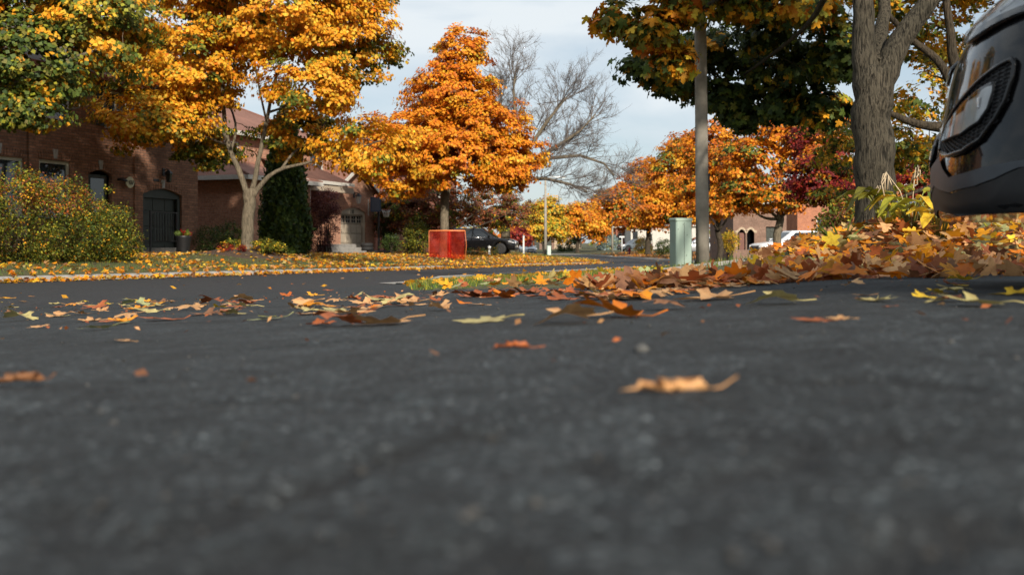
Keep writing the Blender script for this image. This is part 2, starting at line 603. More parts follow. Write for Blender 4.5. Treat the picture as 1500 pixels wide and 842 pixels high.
# value noise for geometry
def vnoise(x, y, seed=0):
    xi = np.floor(x).astype(np.int64); yi = np.floor(y).astype(np.int64)
    fx, fy = x - xi, y - yi
    fx = fx * fx * (3 - 2 * fx); fy = fy * fy * (3 - 2 * fy)
    def h(a, b):
        k = (a * 374761393 + b * 668265263 + seed * 982451653) & 0xffffffff
        k = ((k ^ (k >> 13)) * 1274126177) & 0xffffffff
        return ((k ^ (k >> 16)) & 0xffff) / 65535.0
    return (h(xi, yi) * (1 - fx) + h(xi + 1, yi) * fx) * (1 - fy) + (h(xi, yi + 1) * (1 - fx) + h(xi + 1, yi + 1) * fx) * fy

# ------------------------------------------------------------------ ground, road, driveway, kerbs
def steps(segs):
    """graded axis: [(start, end, step0, step1), ...]"""
    out = []
    for a, b, s0, s1 in segs:
        x = a
        while x < b - 1e-6:
            out.append(x)
            x += s0 + (s1 - s0) * (x - a) / (b - a)
    out.append(segs[-1][1])
    return np.array(out)

def gz0(x, y): return float(G(x, y))
def build_ground():
    xs = steps([(-1500, -200, 300, 100), (-200, -45, 40, 4), (-45, -6, 1.2, 0.3), (-6, 8, 0.15, 0.15), (8, 45, 0.3, 3), (45, 200, 4, 40), (200, 1500, 100, 300)])
    ys = steps([(-800, -40, 200, 20), (-40, 3, 10, 0.3), (3, 22, 0.15, 0.15), (22, 60, 0.25, 0.5), (60, 130, 0.6, 2), (130, 260, 3, 12), (260, 2500, 30, 400)])
    X, Y = np.meshgrid(xs, ys)
    x, y = X.ravel().copy(), Y.ravel().copy()
    q, v = road_qv(x, y)
    # snap the vertices beside the kerb onto its back edge
    for side in (1, -1):
        near = (np.abs(q * side - 3.66) < 0.2) & (v < 160) & (v > -55) & ((side > 0) | (v > 17.5))
        k = np.clip(np.searchsorted(VV, v[near]), 0, len(VV) - 1)
        h = HH[k]
        d = side * 3.66 - q[near]
        x[near] += d * -np.cos(h); y[near] += d * np.sin(h)
    q, v = road_qv(x, y)
    z = G(x, y)
    z[np.abs(q) < 3.60] -= 0.3
    ind = inside(DRIVE, x, y) & (dist_line(BED, x, y) > 0.06)
    z[ind] -= 0.06
    z += np.where((np.abs(q) > 3.7) & ~ind, 0.02 * (vnoise(x * 1.3, y * 1.3, 3) - 0.5), 0)
    n, m = len(ys), len(xs)
    i, j = np.meshgrid(np.arange(n - 1), np.arange(m - 1), indexing='ij')
    T = np.stack([i * m + j, i * m + j + 1, (i + 1) * m + j + 1, (i + 1) * m + j], -1).reshape(-1, 4)
    o = link('ground', np_mesh('ground', np.stack([x, y, z], 1), T, smooth=True), None, M_GRASSG)
    tag(o, kind='structure')
build_ground()

CRACKS = []
def build_driveway():
    xs = steps([(-13.5, -3, 0.3, 0.12), (-3, -0.8, 0.10, 0.02), (-0.8, 0.8, 0.0072, 0.0072), (0.8, 3, 0.02, 0.1), (3, 7.5, 0.1, 0.3)])
    ys = steps([(-6, 0.1, 0.5, 0.05), (0.1, 0.22, 0.02, 0.006), (0.22, 1.15, 0.006, 0.0075), (1.15, 3.5, 0.011, 0.045), (3.5, 10, 0.04, 0.14), (10, 20, 0.14, 0.25)])
    X, Y = np.meshgrid(xs, ys)
    x, y = X.ravel(), Y.ravel()
    z = G(x, y) + 0.002
    r = np.hypot(x, y)
    fine = np.clip(1.6 - r, 0, 1)
    # worn aggregate: small stones standing proud, shallow hollows
    z += fine * (0.0034 * (vnoise(x / 0.011, y / 0.011, 5) ** 2) + 0.0060 * (vnoise(x / 0.038, y / 0.030, 6) - 0.5) + .004 * (vnoise(x / 0.09, y / 0.07, 16) - .5))
    z += 0.006 * (vnoise(x / 0.35, y / 0.35, 8) - 0.5) * np.clip(3 - r / 4, 0, 1)
    tar = np.zeros(len(x))
    for line in CRACKS:
        d = dist_line(line, x + 0.010 * (vnoise(x / 0.03, y / 0.03, 21) - 0.5), y + 0.010 * (vnoise(x / 0.03, y / 0.03, 22) - 0.5))
        z -= 0.010 * np.exp(-(d / 0.016) ** 2)
        tar = np.maximum(tar, np.exp(-(d / 0.017) ** 2) * (.5 + .5 * vnoise(x / .05, y / .05, 33)))
    n, m = len(ys), len(xs)
    i, j = np.meshgrid(np.arange(n - 1), np.arange(m - 1), indexing='ij')
    T = np.stack([i * m + j, i * m + j + 1, (i + 1) * m + j + 1, (i + 1) * m + j], -1).reshape(-1, 4)
    cx, cy = x[T].mean(1), y[T].mean(1)
    T = T[inside(DRIVE, cx, cy)]
    used = np.unique(T)
    mp = np.full(len(x), -1); mp[used] = np.arange(len(used))
    V = np.stack([x, y, z], 1)[used]
    o = link('driveway', np_mesh('driveway', V, mp[T], color=np.repeat(tar[used][:, None], 3, 1), smooth=True), None, M_ASPH)
    tag(o, kind='structure')
for crk in ([(95, 742), (118, 795), (210, 798), (290, 770), (425, 725)], [(585, 662), (640, 645), (725, 636)],
            [(700, 800), (770, 812)], [(0, 612), (120, 604), (260, 596), (385, 588)], [(850, 690), (960, 712), (1075, 704), (1190, 668), (1320, 650)], [(1150, 566), (1290, 560), (1420, 572)],
            [(430, 725), (520, 700), (585, 662)], [(330, 842), (372, 812), (425, 800)], [(1290, 842), (1330, 790), (1420, 770), (1500, 776)], [(385, 512), (470, 503), (560, 498)], [(1010, 640), (1080, 640), (1180, 652)]):
    CRACKS.append([on_ground(px, py, 0.2, 6.0) for px, py in crk])
build_driveway()

def strip(name, mat, prof, v0, v1, dv=1.0, kind='structure', parent=None):
    """sweep a cross profile [(q, dz), ...] along the street; dz may depend on v"""
    vs = np.arange(v0, v1 + 1e-6, dv)
    rows = []
    for v in vs:
        k = int(np.clip(round((v + 60) * 2), 0, len(VV) - 1))
        h = HH[k]; p = PP[k]
        zb = float(zroad(v))
        rows.append([(p[0] + q * -math.cos(h), p[1] + q * math.sin(h), zb + (dz(v) if callable(dz) else dz)) for q, dz in prof])
    o = MB().grid(rows, False).build(name, mat, parent)
    if not parent: tag(o, kind=kind)
    return o
strip('road', M_ROAD, [(q, 0.05 * (1 - (q / 3.5) ** 2)) for q in (-3.5, -2.6, -1.3, 0, 1.3, 2.6, 3.5)], -55, 225)
def drop(*spans):
    def f(v):
        h = 0.125
        for a, b in spans:
            h = min(h, 0.03 + 0.095 * min(1.0, max(0.0, max(a - v, v - b) / 0.8)))
        return h
    return f
hl = drop((36.6, 42.4), (59.8, 65.2), (95, 99))
strip('kerb', M_CONC, [(3.16, 0.022), (3.48, 0.012), (3.53, lambda v: hl(v) - 0.02), (3.56, hl), (3.72, hl), (3.74, -0.35)], -50, 160, 0.5)
hr = drop((-60, 18.6), (70, 75), (108, 112))
strip('kerb', M_CONC, [(-3.74, -0.35), (-3.70, hr), (-3.56, hr), (-3.53, lambda v: hr(v) - 0.02), (-3.48, 0.012), (-3.16, 0.022)], 17.5, 160, 0.5)

def drape(name, mat, quad, nu, nv, lift=0.012, kind='structure'):
    (ax, ay), (bx, by), (cx, cy), (dx, dy) = quad
    rows = []
    for i in range(nv + 1):
        t = i / nv
        row = []
        for j in range(nu + 1):
            s = j / nu
            x = (ax * (1 - s) + bx * s) * (1 - t) + (dx * (1 - s) + cx * s) * t
            y = (ay * (1 - s) + by * s) * (1 - t) + (dy * (1 - s) + cy * s) * t
            row.append((x, y, G(x, y) + lift))
        rows.append(row)
    o = MB().grid(rows).build(name, mat)
    return tag(o, kind=kind)
drape('driveway', M_ROAD, [uv(16.2, 37.0), uv(16.2, 42.2), uv(26.4, 49.6), uv(26.4, 46.0)], 8, 24, 0.03)
drape('driveway', M_ROAD, [uv(16.2, 60.2), uv(16.2, 64.8), uv(27, 64.8), uv(27, 60.2)], 8, 20, 0.03)
# concrete footpath from the driveway into the verge, one slab after another
def footpath():
    root = None
    for k in range(9):
        v = 8.6 + k * 1.4
        top = [(*uv(u_, v_), 0) for u_, v_ in ((1.0, v), (1.0, v + 1.38), (2.36, v + 1.38), (2.36, v))]
        top = [(x, y, gz0(x, y) + .022 + .005 * ((k * 7) % 3)) for x, y, _ in top]
        o = MB().rings([[(x, y, z - .1) for x, y, z in top], top], True).build('footpath' if k == 0 else 'slab', M_CONC, root, fix=True)
        if k == 0: root = tag(o, kind='structure')
footpath()
# low concrete edging along the planting bed, in three lengths
def edging():
    pts = [(5.6, 7.95), (4.4, 7.15), (3.15, 6.3), (2.25, 5.68), (1.43, 5.1)]
    root = None
    for k in range(4):
        (x0, y0), (x1, y1) = pts[k], pts[k + 1]
        z = 0.5 * (G(x0, y0) + G(x1, y1))
        L = math.hypot(x1 - x0, y1 - y0) - 0.02
        a = math.atan2(y1 - y0, x1 - x0)
        tilt = -math.atan2(G(x1 + .05, y1 - .05) - G(x0 + .05, y0 - .05), L)
        o = MB().box(0, L, -0.11, 0.0, -0.08, 0.028, 0.008).build('bed_edging' if k == 0 else 'edging_length', M_CONC)
        o.location = (x0, y0, G(x0 + .05, y0 - .05)); o.rotation_euler = (0, tilt, a)
        if k == 0: root = o; tag(o, kind='structure')
        else:
            bpy.context.view_layer.update()
            o.parent = root; o.matrix_parent_inverse = root.matrix_world.inverted()
edging()

# ------------------------------------------------------------------ leaves
_side = [(0.0, 0.05), (0.14, -0.07), (0.24, 0.03), (0.40, 0.02), (0.27, 0.20), (0.36, 0.30), (0.54, 0.34), (0.50, 0.55), (0.34, 0.50),
         (0.16, 0.50), (0.22, 0.76), (0.10, 0.80), (0.0, 1.0)]
MAPLE = _side + [(-x, y) for x, y in reversed(_side[1:-1])]
def leaf_points(variant, seed):
    rnd = random.Random(seed)
    cx, cy = 0.0, 0.33
    pts = [(cx, cy)]
    for ring in (0.5, 1.0):
        for (x, y) in MAPLE:
            j = 1 + rnd.uniform(-0.06, 0.06) * ring
            pts.append((cx + (x - cx) * ring * j, cy + (y - cy) * ring * j))
    a1, a2 = rnd.uniform(0, 6.28), rnd.uniform(0, 6.28)
    out = []
    for (x, y) in pts:
        yy = y - cy
        r = math.hypot(x, yy)
        th = math.atan2(yy, x)
        if variant == 'flat':
            z = 0.10 * r * r + 0.05 * math.sin(3 * th + a1) * r
        elif variant == 'cup':
            z = 0.42 * r * r + 0.10 * math.sin(4 * th + a1) * r
        elif variant == 'dome':
            z = -0.55 * r * r + 0.05 * math.sin(5 * th + a1) * r
        elif variant == 'fold':
            z = 0.75 * abs(x) + 0.12 * math.sin(3 * yy * 4 + a1) * r
            x = x * 0.62
        elif variant == 'roll':
            ang = x / 0.13
            x, z = 0.14 * math.sin(ang), 0.13 * (1 - math.cos(ang)) + 0.05 * math.sin(4 * yy + a1)
        elif variant == 'wave':
            z = 0.14 * math.sin(5 * x + a1) + 0.13 * math.sin(5 * yy + a2)
        else:               # 'tip': one side curls up
            k = x * math.cos(a1) + yy * math.sin(a1)
            z = 0.9 * max(0, k - 0.05) ** 1.6 + 0.04 * math.sin(4 * th + a2)
        out.append((x, y - cy, z * 0.62))
    m = len(MAPLE)
    f = [(0, 1 + i, 1 + (i + 1) % m) for i in range(m)]
    for i in range(m):
        j = (i + 1) % m
        f.append((1 + i, 1 + m + i, 1 + m + j, 1 + j))
    return out, f
LEAFV = {}
def leaf_variant(variant, k):
    key = (variant, k)
    if key not in LEAFV:
        p, f = leaf_points(variant, hash(variant) % 97 if False else sum(map(ord, variant)) + 31 * k)
        mb = MB().add(p, f, True)
        b = p[1 + len(MAPLE)]
        rnd = random.Random(k * 5 + len(variant))
        q = Vector(b)
        mb.tube([q, q + Vector((rnd.uniform(-.1, .1), -0.25, rnd.uniform(-.02, .08))), q + Vector((rnd.uniform(-.3, .3), -0.5, rnd.uniform(-.02, .14)))],
                [0.012, 0.010, 0.014], 3)
        me = mb.mesh('maple_leaf')
        me.materials.append(M_LEAFO)
        LEAFV[key] = (me, min(v[2] for v in p))
    return LEAFV[key]

# simpler leaves for crowns and drifts
T_CROWN = (np.array([(0, 0, 0), (.46, .30, -.06), (.20, .46, .02), (0, 1, -.14), (-.20, .46, .02), (-.46, .30, -.06)], float),
           np.array([(0, 1, 2), (0, 2, 3), (0, 3, 4), (0, 4, 5)]))
_mo = [(0, .05), (.25, -.05), (.42, .05), (.28, .22), (.55, .36), (.46, .55), (.18, .5), (.2, .78), (0, 1.0)]
_mo = _mo + [(-x, y) for x, y in reversed(_mo[1:-1])]
T_NEAR = (np.array([(0, .35, 0.03)] + [(x, y, -0.16 * ((x) ** 2 + (y - .35) ** 2) * 1.6) for x, y in _mo]),
          np.array([(0, 1 + i, 1 + (i + 1) % len(_mo)) for i in range(len(_mo))]))
T_KITE = (np.array([(0, 0, 0), (.32, .45, .05), (0, 1, -.05), (-.32, .45, .05)], float), np.array([(0, 1, 2), (0, 2, 3)]))
T_FAR = (np.array([(0, 0, 0), (.5, .42, -.05), (0, 1, -.12), (-.5, .42, -.05)], float), np.array([(0, 1, 2), (0, 2, 3)]))
T_BLADE = (np.array([(-.06, 0, 0), (.06, 0, 0), (0, 1.0, 0)], float), np.array([(0, 1, 2)]))

def unit(a):
    return a / (np.linalg.norm(a, axis=-1, keepdims=True) + 1e-9)
def frames(nrm, tip):
    n = unit(nrm)
    t = unit(tip - n * (tip * n).sum(-1, keepdims=True))
    x = np.cross(t, n)
    return np.stack([x, t, n], -1)          # columns
def scatter_mesh(name, tmpl, pos, M, scale, color, curl=None, center=False):
    V0, T0 = tmpl
    if center: V0 = V0 - np.array([0, .4, 0])
    N, k = len(pos), len(V0)
    V = np.broadcast_to(V0, (N, k, 3)).copy()
    if curl is not None:
        V[:, :, 2] += curl[:, None] * (V[:, :, 0] ** 2 + (V[:, :, 1] - .35) ** 2)
    V = np.einsum('nij,nkj->nki', M, V) * scale[:, None, None] + pos[:, None, :]
    T = (T0[None] + (np.arange(N) * k)[:, None, None]).reshape(-1, 3)
    c = np.repeat(color, k, axis=0)
    return np_mesh(name, V.reshape(-1, 3), T, c)

PAL = {k: np.array(v) for k, v in dict(
    gold=(0.74, 0.345, 0.018), amber=(0.72, 0.27, 0.012), orange=(0.66, 0.185, 0.010), deep=(0.42, 0.10, 0.012),
    yellow=(0.74, 0.49, 0.04), lime=(0.34, 0.33, 0.03), green=(0.085, 0.125, 0.018), dgreen=(0.035, 0.062, 0.014),
    olive=(0.17, 0.16, 0.022), red=(0.27, 0.022, 0.014), crimson=(0.12, 0.008, 0.011), brown=(0.24, 0.11, 0.05),
    tan=(0.60, 0.33, 0.14), rust=(0.38, 0.11, 0.035), pale=(0.50, 0.42, 0.17), plum=(0.085, 0.028, 0.032),
    blue=(0.20, 0.27, 0.27), wine=(0.16, 0.05, 0.035), sage=(0.36, 0.38, 0.17)).items()}
def pick(rng, N, table, jit=0.16):
    """table: [(name, weight)]"""
    names = [a for a, _ in table]
    w = np.array([b for _, b in table], float)
    k = rng.choice(len(names), N, p=w / w.sum())
    c = np.array([PAL[a] for a in names])[k]
    return c * (1 + rng.uniform(-jit, jit, (N, 1))) * (1 + rng.uniform(-.06, .06, (N, 3)))

def bezier(a, b, c, n):
    return [a * (1 - t) ** 2 + b * 2 * t * (1 - t) + c * t * t for t in np.linspace(0, 1, n)]

def crown_leaves(rng, clumps, tables, per, clump_r, size, tmpl, droop=0.35, flat=0.45, outs=None):
    """clumps: (N,3) centres; tables: one palette per clump"""
    N = len(clumps)
    cnt = rng.poisson(per, N) + 3
    idx = np.repeat(np.arange(N), cnt)
    K = len(idx)
    # leaves sit on a loose spray: spread wide, thin in height
    dirn = unit(rng.normal(size=(K, 3)))
    rad = rng.random((K, 1)) ** 0.5
    off = dirn * rad * np.array([1, 1, flat]) * (clump_r * (0.7 + 0.6 * rng.random(N))[idx])[:, None]
    off[:, 2] -= 0.35 * (off[:, 0] ** 2 + off[:, 1] ** 2) / clump_r
    pos = clumps[idx] + off
    out = unit(off * np.array([1, 1, 0.3]) + 0.3 * rng.normal(size=(K, 3)))
    tip = out + np.array([0, 0, -droop]) + 0.45 * rng.normal(size=(K, 3))
    nrm = np.array([0, 0, 0.9]) + out * 0.55 + 0.55 * rng.normal(size=(K, 3))
    if outs is not None:
        nrm = np.array([0, 0, 0.55]) + outs[idx] * 0.95 + out * 0.3 + 0.36 * rng.normal(size=(K, 3))
    M = frames(nrm, tip)
    sc = size * rng.uniform(0.65, 1.25, K)
    col = np.zeros((K, 3))
    for tname in set(tables):
        sel = np.array([tables[i] == tname for i in range(N)])[idx]
        col[sel] = pick(rng, int(sel.sum()), TABLES[tname])
    return pos, M, sc, col
TABLES = {}

def blob_points(rng, blobs, n, shell=0.5):
    """points in a set of ellipsoids, thicker towards their skins"""
    w = np.array([b[6] if len(b) > 6 else b[3] * b[4] * b[5] for b in blobs]) ** 0.8
    k = rng.choice(len(blobs), n, p=w / w.sum())
    B = np.array([b[:6] for b in blobs])[k]
    d = unit(rng.normal(size=(n, 3)))
    r = shell + (1 - shell) * rng.random((n, 1)) ** 0.6
    r *= 1 + 0.13 * rng.normal(size=(n, 1))
    return B[:, :3] + d * r * B[:, 3:6], k

def pxblob(px, py, d, rpx, rpy, rd, w=None):
    c = at(px, py, d)
    b = (c.x, c.y, c.z, rpx / F * d, rd, rpy / F * d)
    return b + ((w,) if w is not None else ())

def make_tree(name, label, base, limbs, blobs, n_clumps, per, clump_r, size, table_of, bark, seed, tmpl=T_CROWN, group=None,
              twig_r=0.012, limb_sides=8, cat='tree', shell=0.5, flat=0.45, twigs=True, leaf_mat_=None, part_leaves=0, crown_name='crown', flare=True):
    """limbs: list of (points, r0, r1); the first one is the trunk"""
    rng = np.random.default_rng(seed)
    rnd = random.Random(seed)
    root = empty(name, base, 0, label, cat, group)
    bpy.context.view_layer.update()
    def loc(p): return Vector(p) - Vector(base)
    samples = []
    for li, (pts, r0, r1) in enumerate(limbs):
        pts = [Vector(p) for p in pts]
        # smooth the polyline
        fine = []
        for i in range(len(pts) - 1):
            p0 = pts[max(0, i - 1)]; p1 = pts[i]; p2 = pts[i + 1]; p3 = pts[min(len(pts) - 1, i + 2)]
            for s in np.linspace(0, 1, 5)[:-1]:
                fine.append(0.5 * ((2 * p1) + (p2 - p0) * s + (2 * p0 - 5 * p1 + 4 * p2 - p3) * s * s + (3 * p1 - p0 - 3 * p2 + p3) * s ** 3))
        fine.append(pts[-1])
        n = len(fine)
        rad = [r0 + (r1 - r0) * (i / (n - 1)) ** 0.8 for i in range(n)]
        fine = [p + Vector((rnd.uniform(-1, 1), rnd.uniform(-1, 1), 0)) * rad[i] * 0.12 for i, p in enumerate(fine)]
        mb = MB()
        if li == 0:
            sides = max(12, limb_sides)
            if flare:
                rad[0] *= 1.45; rad[1] *= 1.12
            mb.tube([loc(p) for p in fine], rad, sides)
            # buttress the foot a little
            if flare:
                for i, vtx in enumerate(mb.v[:sides]):
                    f = 1 + 0.22 * math.sin(3 * 2 * math.pi * i / sides + seed)
                    c = loc(fine[0])
                    mb.v[i] = (c.x + (vtx[0] - c.x) * f, c.y + (vtx[1] - c.y) * f, vtx[2])
            mb.build('trunk', bark, root)
        else:
            mb.tube([loc(p) for p in fine], rad, limb_sides)
            mb.build('limb', bark, root)
        k0 = n // 2 if li == 0 else n // 4
        for p, r in list(zip(fine, rad))[k0:]:
            samples.append((p, r))
    if n_clumps == 0: return root
    C, bk = blob_points(rng, blobs, n_clumps, shell)
    S = np.array([p for p, r in samples])
    if twigs:
        tw = MB()
        order = np.argsort([((S - c) ** 2).sum(1).min() for c in C])
        tips = []
        for ci in order:
            c = C[ci]
            ref = S if not tips else np.vstack([S, np.array(tips)])
            d2 = ((ref - c) ** 2).sum(1) + 2.0 * np.clip(ref[:, 2] - c[2] + 0.2, 0, None) ** 2
            j = int(d2.argmin())
            a = ref[j]
            L = np.linalg.norm(c - a)
            r = twig_r * (1.0 + 0.6 * min(L, 3))
            if j >= len(S): r *= 0.6
            mid = (a + c) / 2 + np.array([rng.normal() * .1, rng.normal() * .1, 0.12]) * L
            pts = bezier(a, mid, c, 4)
            tw.tube([loc(p) for p in pts], [r, r * .8, r * .6, r * .35], 4, caps=False)
            tips.append(pts[2])
        o = tw.build('twigs', bark, root)
        tag(o, kind='stuff')
    tabs = [table_of(c, bk[i], rng) for i, c in enumerate(C)]
    outs = unit(C - np.array([b_[:3] for b_ in blobs])[bk])
    pos, M, sc, col = crown_leaves(rng, C, tabs, per, clump_r, size, tmpl, flat=flat, outs=outs)
    if part_leaves:
        # the leaves that show largest are parts of their own
        px = 750 + pos[:, 0] / pos[:, 1] * F; py = HZ - (pos[:, 2] - CAMZ) / pos[:, 1] * F
        ok = (px > 5) & (px < 1495) & (py > 2) & (pos[:, 1] > 2)
        idx = np.where(ok)[0]
        idx = idx[np.argsort((pos[idx, 1] / sc[idx]))][:part_leaves]
        me = np_mesh('leaf', tmpl[0], tmpl[1]); me.materials.append(M_LEAFT)
        for i in idx:
            o = link('leaf', me, root)
            m = Matrix([[*(M[i][r] * sc[i]), pos[i][r] - base[r]] for r in range(3)] + [[0, 0, 0, 1]])
            o.matrix_local = m
            o.color = (*[float(x) for x in col[i]], 1)
        keep = np.ones(len(pos), bool); keep[idx] = False
        pos, M, sc, col = pos[keep], M[keep], sc[keep], col[keep]
    me = scatter_mesh(crown_name, tmpl, pos - np.array(base), M, sc, col)
    o = link(crown_name, me, root, leaf_mat_ or M_LEAF)
    tag(o, kind='stuff')
    return root

# ------------------------------------------------------------------ trees
TABLES.update(
    gold=[('gold', 5), ('amber', 2.2), ('yellow', 3), ('orange', .4)],
    goldgreen=[('gold', 3), ('lime', 2), ('olive', 2), ('yellow', 1)],
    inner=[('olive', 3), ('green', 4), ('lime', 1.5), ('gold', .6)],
    green=[('green', 5), ('dgreen', 3), ('olive', 2), ('lime', .7), ('gold', .4)],
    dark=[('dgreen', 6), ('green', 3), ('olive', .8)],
    orange=[('amber', 5), ('orange', 4), ('gold', 2.5), ('deep', .5)],
    burnt=[('orange', 3), ('deep', 3), ('amber', 2), ('brown', .6)],
    mixed=[('orange', 2.5), ('gold', 2), ('olive', 2), ('green', 1.2), ('deep', 1.5)],
    yellowgreen=[('yellow', 3), ('lime', 3), ('gold', 2), ('olive', 1)],
    red=[('red', 4), ('crimson', 4), ('deep', .8)],
    brownish=[('brown', 4), ('wine', 3), ('rust', 2), ('olive', 1), ('amber', .5)],
    cedar=[('dgreen', 5), ('green', 3)],
    plum=[('plum', 5), ('wine', 2)],
    hedge=[('olive', 3), ('green', 4), ('lime', 2), ('gold', .8), ('dgreen', 2)],
    hedgetop=[('rust', 2.5), ('gold', 1.6), ('lime', 1.6), ('wine', 2), ('olive', 2), ('deep', 1)],
    shrub=[('green', 3), ('olive', 3), ('lime', 1)],
    spruce=[('blue', 5), ('sage', 1)],
)
def gz(x, y): return float(G(x, y))
def foot(px, d):
    x = (px - 750) / F * d
    return (x, d, gz(x, d) - 0.03)
def L(d, *pts):
    """limb through photo pixels at depth d (or (px, py, d))"""
    return [at(p[0], p[1], p[2] if len(p) > 2 else d) for p in pts]
def lerp_table(hi, lo, mid=None):
    pass

# golden maple in front of the brick houses
b1 = foot(362, 33.0)
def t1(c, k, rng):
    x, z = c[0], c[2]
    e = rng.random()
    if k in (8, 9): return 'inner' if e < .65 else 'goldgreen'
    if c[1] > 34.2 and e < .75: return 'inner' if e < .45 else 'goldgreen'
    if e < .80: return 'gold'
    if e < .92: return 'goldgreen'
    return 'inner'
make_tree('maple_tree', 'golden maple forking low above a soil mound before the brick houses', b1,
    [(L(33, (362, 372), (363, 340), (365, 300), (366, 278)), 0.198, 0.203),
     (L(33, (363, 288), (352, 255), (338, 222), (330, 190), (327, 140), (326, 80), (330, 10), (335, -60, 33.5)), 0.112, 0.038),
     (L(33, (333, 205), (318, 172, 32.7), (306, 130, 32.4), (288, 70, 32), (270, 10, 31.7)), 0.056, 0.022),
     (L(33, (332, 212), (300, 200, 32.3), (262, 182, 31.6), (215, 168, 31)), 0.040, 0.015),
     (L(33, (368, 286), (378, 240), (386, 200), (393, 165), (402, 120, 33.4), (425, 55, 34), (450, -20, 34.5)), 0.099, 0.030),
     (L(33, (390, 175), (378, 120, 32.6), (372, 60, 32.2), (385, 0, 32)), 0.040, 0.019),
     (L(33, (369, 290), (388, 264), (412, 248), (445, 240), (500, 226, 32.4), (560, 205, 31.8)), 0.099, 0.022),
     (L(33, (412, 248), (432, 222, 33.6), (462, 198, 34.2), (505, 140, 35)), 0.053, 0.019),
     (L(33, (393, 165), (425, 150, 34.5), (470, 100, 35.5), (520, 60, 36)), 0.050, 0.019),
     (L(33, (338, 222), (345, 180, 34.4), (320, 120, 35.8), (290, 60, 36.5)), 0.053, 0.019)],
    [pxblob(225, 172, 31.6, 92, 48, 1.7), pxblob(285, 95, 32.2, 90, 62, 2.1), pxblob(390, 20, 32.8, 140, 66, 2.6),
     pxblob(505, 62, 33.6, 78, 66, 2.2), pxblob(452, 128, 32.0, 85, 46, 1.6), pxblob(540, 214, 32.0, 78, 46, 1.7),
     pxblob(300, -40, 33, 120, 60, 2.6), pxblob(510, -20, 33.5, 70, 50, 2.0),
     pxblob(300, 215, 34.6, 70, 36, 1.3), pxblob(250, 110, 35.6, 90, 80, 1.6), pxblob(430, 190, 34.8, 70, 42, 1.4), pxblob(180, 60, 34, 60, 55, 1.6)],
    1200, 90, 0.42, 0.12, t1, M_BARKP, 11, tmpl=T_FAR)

# orange maple on the lawn by the parked estate
b2 = foot(650, 50.0)
def t2(c, k, rng):
    e = rng.random()
    return 'orange' if e < .62 else ('gold' if e < .86 else ('burnt' if e < .95 else 'goldgreen'))
make_tree('maple_tree', 'bright orange maple with a pointed crown behind the red screen', b2,
    [(L(50, (650, 380), (651, 340), (652, 300), (654, 275)), .24, .20),
     (L(50, (654, 280), (660, 235), (666, 180), (672, 110), (674, 55)), .15, .03),
     (L(50, (653, 285), (640, 262), (615, 240, 49), (585, 215, 48.4)), .08, .025),
     (L(50, (655, 272), (680, 245), (715, 225, 49), (770, 210, 48.5)), .08, .025),
     (L(50, (661, 232), (640, 190), (615, 150, 51)), .06, .02),
     (L(50, (662, 222), (695, 180), (720, 130, 51)), .06, .02),
     (L(50, (656, 262), (668, 225, 52), (680, 180, 53)), .08, .025)],
    [pxblob(676, 78, 50, 40, 48, 1.2), pxblob(665, 130, 50, 72, 45, 1.9), pxblob(612, 195, 49.6, 66, 46, 2.0),
     pxblob(712, 190, 49.6, 62, 50, 2.0), pxblob(660, 230, 49, 100, 48, 2.4), pxblob(752, 226, 49.4, 52, 38, 1.7),
     pxblob(575, 222, 48.6, 55, 46, 1.6), pxblob(665, 190, 52, 85, 62, 1.6), pxblob(735, 252, 49, 45, 30, 1.4), pxblob(600, 262, 49.4, 48, 26, 1.3)],
    1120, 84, 0.46, 0.14, t2, M_BARKP, 12, tmpl=T_FAR)

# green and gold tree overhead, its trunk left of the hedge
b3 = foot(-70, 24.0)
def t3(c, k, rng):
    e = rng.random()
    if k in (0, 4): return 'green' if e < .55 else ('inner' if e < .8 else 'goldgreen')
    return 'inner' if e < .5 else ('goldgreen' if e < .8 else 'gold')
make_tree('maple_tree', 'half green maple spreading over the hedge and dark brick house', b3,
    [([Vector(b3), Vector(b3) + Vector((.1, 0, 1.6)), Vector(b3) + Vector((.0, .1, 3.0))], .27, .2),
     ([Vector(b3) + Vector((0, .1, 2.8)), Vector(b3) + Vector((1.5, 0, 4.2)), Vector(b3) + Vector((3.6, .4, 5.2))], .12, .03),
     ([Vector(b3) + Vector((0, .1, 2.8)), Vector(b3) + Vector((-1.2, .5, 5)), Vector(b3) + Vector((-2, 1, 8))], .12, .03),
     ([Vector(b3) + Vector((0, .1, 2.8)), Vector(b3) + Vector((.5, -.8, 5.2)), Vector(b3) + Vector((1.2, -1.2, 8.4))], .13, .03),
     ([Vector(b3) + Vector((0, .1, 2.6)), Vector(b3) + Vector((1.0, .9, 3.4)), Vector(b3) + Vector((2.2, 2, 3.9))], .07, .02)],
    [pxblob(40, 90, 24.5, 105, 75, 1.9), pxblob(150, 40, 25.5, 70, 70, 1.8), pxblob(10, -70, 25, 150, 90, 3.0),
     pxblob(-150, 0, 24, 170, 140, 3.2), pxblob(30, 158, 23.8, 70, 30, 1.2), pxblob(190, 20, 26.5, 55, 42, 1.4), pxblob(-60, -200, 25, 170, 90, 3.4)],
    1000, 80, 0.42, 0.12, t3, M_BARKP, 13, tmpl=T_FAR)

